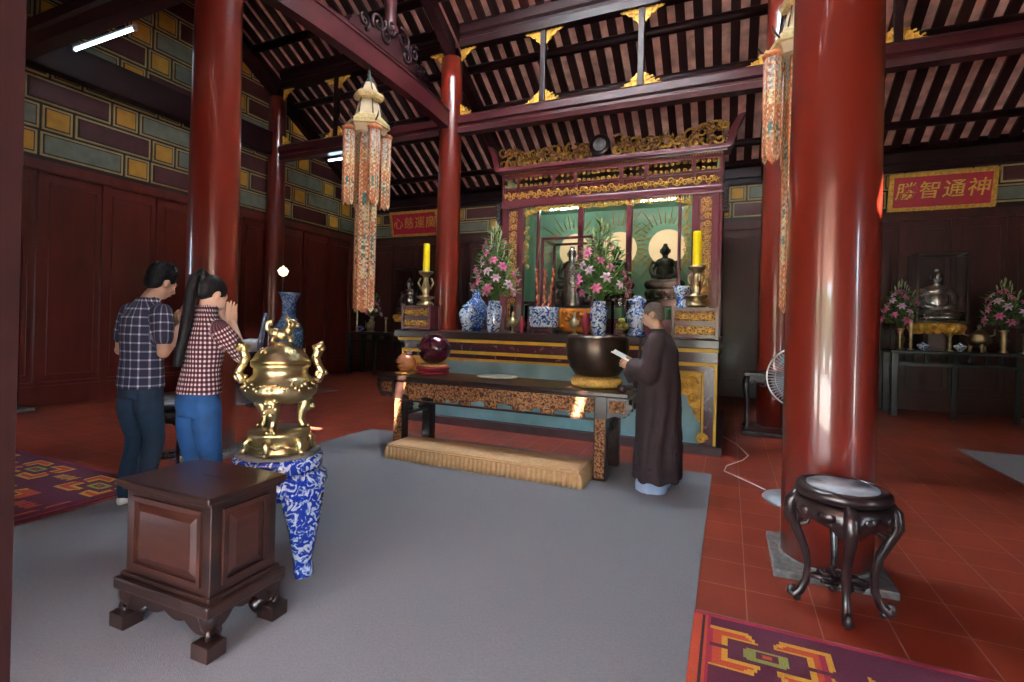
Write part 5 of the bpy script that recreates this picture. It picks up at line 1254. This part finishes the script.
def woman():
    t=thing('person','woman in maroon and white checked shirt and blue jeans with long ponytail, hands at face','person',(-3.0,2.07,.012),math.radians(-2))
    sh=[Vector((q*.15,.0,1.35)) for q in(1,-1)]
    el=[Vector((q*.185,.12,1.15)) for q in(1,-1)]; wr=[Vector((q*.045,.145,1.37)) for q in(1,-1)]
    HT=TR(0,.03,1.545)@Matrix.Rotation(math.radians(-26),4,'X')
    b=MB(); b.loft([(0,-.03,.86,.1,.08),(0,-.03,.95,.095,.075),(0,-.025,1.08,.09,.07),(0,-.01,1.25,.1,.08),(0,-.005,1.34,.09,.06),(0,.0,1.4,.07,.05)],20)
    chain(b,[(0,-.01,1.36),(0,.0,1.43),(0,.015,1.5)],[.055,.05,.05]); head(b,HT,.97)
    for i,q in enumerate((1,-1)):
        chain(b,[sh[i]+Vector((-q*.03,0,-.03)),sh[i].lerp(el[i],.5),el[i],el[i].lerp(wr[i],.35),wr[i]],[.03,.034,.035,.036,.024])
        chain(b,[(q*.07,-.03,.83),(q*.08,.0,.48),(q*.08,-.03,.08)],[.05,.045,.035])
    body=mobj(remesh(b,'body','skin2',.0085,3),'body',t)
    for i,q in enumerate((1,-1)):
        z_=Vector((0,.02,1)).normalized(); y_=Vector((0,-z_.z,z_.y)); Tm=Matrix(((1,0,0,0),(0,y_.y,z_.y,0),(0,y_.z,z_.z,0),(0,0,0,1)))
        m=MB(); hand(m,TR(q*.028,wr[i].y,wr[i].z-.01)@Tm,.95,curl=-.03,side=-q); chain(m,[wr[i],Vector((q*.028,wr[i].y,wr[i].z))],[.024,.022])
        mobj(remesh(m,'hand','skin2',.004,2),'hand',t)
    face(HT,body,.97)
    m=MB(); e=MB().sph((0,0,0),(.08,.1,.086),20); m.add([HT@(Vector(v)+Vector((0,-.022,.036))) for v in e.v],e.f,True)
    e=MB().sph((0,0,0),(.072,.05,.06),16); m.add([HT@(Vector(v)+Vector((0,-.055,.0))) for v in e.v],e.f,True)
    m.sph(HT@Vector((0,-.105,.075)),(.04,.045,.04),12)
    B0=HT@Vector((0,-.12,.075))
    P_=[B0,B0+Vector((0,-.03,-.01)),B0+Vector((.0,-.05,-.1)),B0+Vector((.005,-.07,-.24)),B0+Vector((.01,-.095,-.38)),B0+Vector((.01,-.12,-.5)),B0+Vector((.01,-.13,-.56))]
    chain(m,P_,[.018,.021,.023,.024,.021,.014,.004],12)
    for k in range(9): a=k*.7; chain(m,[p+Vector((.02*cos(a+i*.1),.02*sin(a+i*.1),0)) for i,p in enumerate(P_[1:])],[.012,.014,.014,.012,.009,.004],8)
    mobj(remesh(m,'hair','hair',.007,1),'hair',body)
    MB().tube([B0+Vector((.035*cos(a),.0,.035*sin(a))) for a in [k*PI/8 for k in range(17)]],.008,6).obj('hair_tie','dark',body)
    s_=MB(); s_.loft([(0,-.03,.935,.142,.118),(0,-.03,.98,.134,.11),(0,-.025,1.08,.122,.1),(0,-.01,1.22,.138,.112),(0,-.005,1.31,.142,.1),(0,-.005,1.38,.115,.075),(0,.0,1.44,.07,.062),(0,.0,1.455,.058,.055)],24)
    arms=[]
    for i,q in enumerate((1,-1)):
        e_=sh[i].lerp(el[i],.93); chain(s_,[sh[i]+Vector((-q*.02,0,-.01)),sh[i].lerp(el[i],.5),e_],[.058,.054,.05]); arms.append((sh[i],e_,.066))
    mobj(remesh(s_,'shirt','check',.009,4,clothmap((0,-.025),arms),disp=.008),'shirt',t)
    m=MB(); m.loft([(0,-.005,1.43,.078,.07),(0,.002,1.47,.066,.062),(0,.005,1.485,.06,.056),(0,.0,1.44,.056,.05)],20); mobj(remesh(m,'collar','check',.007,2,clothmap((0,-.03),[])),'collar',t)
    j=MB(); j.loft([(0,-.03,.8,.138,.108),(0,-.03,.88,.138,.11),(0,-.03,1.0,.115,.092)],20)
    for q in(1,-1):
        chain(j,[(q*.082,-.03,.84),(q*.085,-.03,.72),(q*.085,.005,.48),(q*.085,-.005,.4),(q*.085,-.035,.22),(q*.085,-.04,.08)],[.082,.078,.058,.05,.047,.044])
        j.sph((q*.068,-.065,.87),(.072,.062,.08),14)
    mobj(remesh(j,'jeans','jeans2',.01,4,disp=.008),'jeans',t)
    for q in(1,-1): m=MB(); shoe(m,q*.085,-.03,s=.9); m.obj('shoe','sole',t)
    return t
woman()
def monk():
    # local: faces +Y, rotated so that he faces -X in the world
    t=thing('person','shaven-headed monk in long dark brown robe reading a booklet beside the bell','person',(-.575,4.51,.012),math.radians(86))
    HT=TR(0,.045,1.515)@Matrix.Rotation(math.radians(-20),4,'X')
    sh=[Vector((q*.17,-.02,1.3)) for q in(1,-1)]
    el=[Vector((-.22,.03,1.02)),Vector((.23,.03,1.02))][::-1]; wr=[Vector((.12,.22,1.1)),Vector((-.1,.19,1.06))]
    wr[0]=Vector((.1,.16,.93))
    b=MB(); b.loft([(0,-.02,.8,.13,.1),(0,-.02,1.1,.13,.1),(0,-.01,1.27,.13,.085),(0,-.01,1.34,.07,.06)],18)
    chain(b,[(0,-.02,1.3),(0,.0,1.38),(0,.03,1.45)],[.058,.052,.052]); head(b,HT,1.0)
    for i,q in enumerate((1,-1)):
        chain(b,[sh[i],el[i],wr[i]],[.04,.035,.025]); chain(b,[(q*.08,-.02,.8),(q*.08,0,.45),(q*.08,-.02,.07)],[.07,.05,.035])
    body=mobj(remesh(b,'body','skin',.008,3),'body',t); face(HT,body)
    # shaved scalp
    m=MB(); e=MB().sph((0,0,0),(.0745,.0935,.0865),22); ii=[i for i,v in enumerate(e.v)]
    T2=HT; m.add([T2@(Vector(v)+Vector((0,-.0135,.0325))) for v in e.v],e.f,True)
    e=MB().sph((0,0,0),(.066,.05,.07),16); m.add([T2@(Vector(v)+Vector((0,-.05,.0))) for v in e.v],e.f,True)
    mobj(remesh(m,'shaved_scalp','shorthair',.005,3),'shaved_scalp',body)
    def handT(p,zd,yd): # zd: finger direction, yd: thumb dir
        z_=Vector(zd).normalized(); y_=Vector(yd); y_=(y_-z_*y_.dot(z_)).normalized(); x_=y_.cross(z_); return Matrix(((x_.x,y_.x,z_.x,p[0]),(x_.y,y_.y,z_.y,p[1]),(x_.z,y_.z,z_.z,p[2]),(0,0,0,1)))
    m=MB(); hand(m,handT(wr[1]+Vector((0,0,-.01)),(.25,.9,.3),(.3,-.2,1)),.98,curl=.2,side=1); mobj(remesh(m,'hand','skin',.004,2),'hand',t)
    m=MB(); hand(m,handT(wr[0],(-.2,1,-.25),(-1,0,.3)),.98,curl=.3,side=-1); mobj(remesh(m,'hand','skin',.004,2),'hand',t)
    # robe
    r=MB(); secs=[(0,-.02,.1,.27,.2),(0,-.02,.3,.26,.195),(0,-.02,.6,.24,.185),(0,-.02,.85,.225,.175),(0,-.02,1.05,.215,.165),(0,-.02,1.2,.21,.15),(0,-.02,1.28,.19,.125),(0,-.01,1.34,.11,.09),(0,0,1.375,.07,.068)]
    r.loft(secs,32)
    for i,q in enumerate((1,-1)):
        a=sh[i]+Vector((-q*.02,0,-.01)); e_=el[i]; w=wr[i].lerp(el[i],.22)
        chain(r,[a,a.lerp(e_,.5),e_,w],[.08,.085,.095,.09])
        r.tube([w+Vector((0,.0,-.0)),w+Vector((0,.03,-.07)),w+Vector((0,.02,-.13))],[.088,.08,.05],14)
    me=remesh(r,'robe','robe',.011,5)
    for v in me.vertices:
        c=v.co; a=math.atan2(c.x,c.y+.02); k=max(0,min(1,(1.15-c.z)/.6)); w=.5+.5*noise.noise(Vector((sin(a)*2.2,cos(a)*2.2,c.z*.7+3)))
        if abs(c.x)<.3: v.co+=v.normal*(.014*k*sin(a*9+3*noise.noise(Vector((c.z*1.5,a,0))))+.012*noise.noise(c*7))
    mobj(me,'robe',t)
    MB().loft([(0,.0,1.345,.085,.078),(0,.005,1.385,.07,.068),(0,.008,1.4,.064,.062),(0,.005,1.37,.06,.056)],20).obj('collar','robe',t)
    m=MB().tube([(0.02,.155,1.32),(.04,.172,1.1),(.045,.17,.9),(.04,.175,.5),(.04,.185,.12)],[.012,.012,.012,.012,.012],6); m.obj('robe_front_edge','robe',t)
    p=MB()
    for q in(1,-1): p.loft([(q*.1,.015,.0,.1,.135),(q*.1,.01,.06,.1,.135),(q*.1,-.01,.25,.085,.1)],16)
    mobj(remesh(p,'trousers','trouser',.011,3,disp=.015),'trousers',t)
    for q in(1,-1): m=MB(); shoe(m,q*.1,-.02,s=.8); m.obj('foot','skin',t)
    return t,wr
mk,mw=monk()
# booklet held in the left hand
bt=thing('prayer_booklet','open white booklet held by the monk over the bell','book',(0,0,0))
W=Matrix.Translation((-.575,4.51,.012))@RZ(math.radians(86))
c=W@Vector((-.06,.27,1.125)); bt.location=c; bt.rotation_euler=(math.radians(3),math.radians(26),math.radians(4))
for s_ in(1,-1):
    T=Matrix.Rotation(s_*math.radians(7),4,'X'); a,b=sorted((0,s_*.1)); MB().bbox(-.13,.13,a,b,-.005,.006,.002,T).obj('page_block','paper',bt)
MB().box(-.132,.132,-.006,.006,-.008,-.002).obj('spine','trouser',bt)
# ---------------------------------------------------------------- outdoors seen through the doors
struct(MB().box(-30,25,-40,-1.6,-.35,-.2).obj('ground_outside','ground'))
m=MB(); rr=random.Random(8)
for i in range(60): m.sph((-28+i*.9+rr.uniform(-.4,.4),-16+rr.uniform(-1,1),1.2+rr.uniform(-.3,1.6)),(rr.uniform(1,1.8),1.2,rr.uniform(1.2,2.2)),8)
o=m.obj('garden_hedge','hedge'); tag(o,'garden greenery beyond the open front doors, behind the viewer','hedge'); o['kind']='stuff'
GR={'column':'tall red lacquered columns','tie_beam':'long tie beams below the rafters','upper_beam':'near-black upper beams','cross_beam':'cross beams between front and rear columns','principal_rafter':'thick sloping rafters','slim_post':'slim posts with gilt corners','corner_fretwork':'gilt corner frets beside the columns','fluorescent_lamp':'fluorescent tubes','side_carpet':'pale side carpets','woven_rug':'patterned woven rugs','round_stool':'round marble-topped stools','wooden_fish':'wooden fish drums','buddha_statue':'seated statues in the shrine','offering_stand':'carved stands on the altar','brass_candlestick':'large brass candlesticks','candle':'yellow altar candles','flower_vase':'cylinder vases with lilies','small_brass_lamp':'small brass lamps','figurine':'small red figurines','lily_bouquet':'lily bouquets','side_altar_table':'side altar tables','altar_candlestick':'candlesticks on the side tables','porcelain_bowl':'porcelain bowls on the side tables','brass_vase':'brass flower vases','signboard':'red signboards','hanging_lantern':'hanging streamer lanterns','brass_censer':'brass censers','lotus_pedestal':'lotus pedestals','glass_case':'glass cases on the side tables','seated_figure':'seated figures on the side tables','glass_cylinder':'clear glass cylinders','red_figurine':'small red figurines'}
for o in bpy.data.objects:
    k=o.name.split('.')[0]
    if not o.parent and k in GR and 'group' not in o: o['group']=GR[k]
# ---------------------------------------------------------------- light
w=bpy.data.worlds.new('World'); S.world=w; w.use_nodes=True; bg=w.node_tree.nodes['Background']; bg.inputs[0].default_value=(.68,.82,1,1); bg.inputs[1].default_value=WORLD
sl=bpy.data.lights.new('sun','SUN'); sl.energy=SUNE; sl.angle=.009; sl.color=(1,.93,.82); so=bpy.data.objects.new('sun',sl); COL.objects.link(so); so.rotation_mode='QUATERNION'; so.rotation_quaternion=SUN.to_track_quat('-Z','Y'); so.location=(3,-8,12)
for x0,x1 in OPEN:
    l=bpy.data.lights.new('door_portal','AREA'); l.shape='RECTANGLE'; l.size=x1-x0; l.size_y=HZ; l.cycles.is_portal=True
    o=bpy.data.objects.new('door_portal',l); COL.objects.link(o); o.location=((x0+x1)/2,.35,HZ/2); o.rotation_euler=(PI/2,0,0)
if CLX1>CLX0: l=bpy.data.lights.new('clerestory_portal','AREA'); l.shape='RECTANGLE'; l.size=CLX1-CLX0; l.size_y=1.45; l.cycles.is_portal=True; o=bpy.data.objects.new('clerestory_portal',l); COL.objects.link(o); o.location=((CLX0+CLX1)/2,.36,4.0); o.rotation_euler=(PI/2,0,0)
# ---------------------------------------------------------------- camera
cd=bpy.data.cameras.new('camera'); co=bpy.data.objects.new('camera',cd); COL.objects.link(co); S.camera=co
F_=496.04; cd.sensor_width=36; cd.lens=F_/1024*36; cd.shift_y=-(341-324.24)/1024; cd.clip_start=.05
y_,r_=math.radians(23.73),math.radians(1.43)
fw=Vector((-sin(y_),cos(y_),0)); rt=Vector((cos(y_),sin(y_),0)); up=Vector((0,0,1))
rt2=rt*cos(r_)+up*sin(r_); up2=-rt*sin(r_)+up*cos(r_)
co.matrix_world=Matrix(((rt2.x,up2.x,-fw.x,0),(rt2.y,up2.y,-fw.y,0),(rt2.z,up2.z,-fw.z,1.42),(0,0,0,1)))
S.view_settings.view_transform='Standard'; S.view_settings.look='None'; S.view_settings.gamma=1; S.view_settings.use_curve_mapping=False; S.view_settings.exposure=EXPO
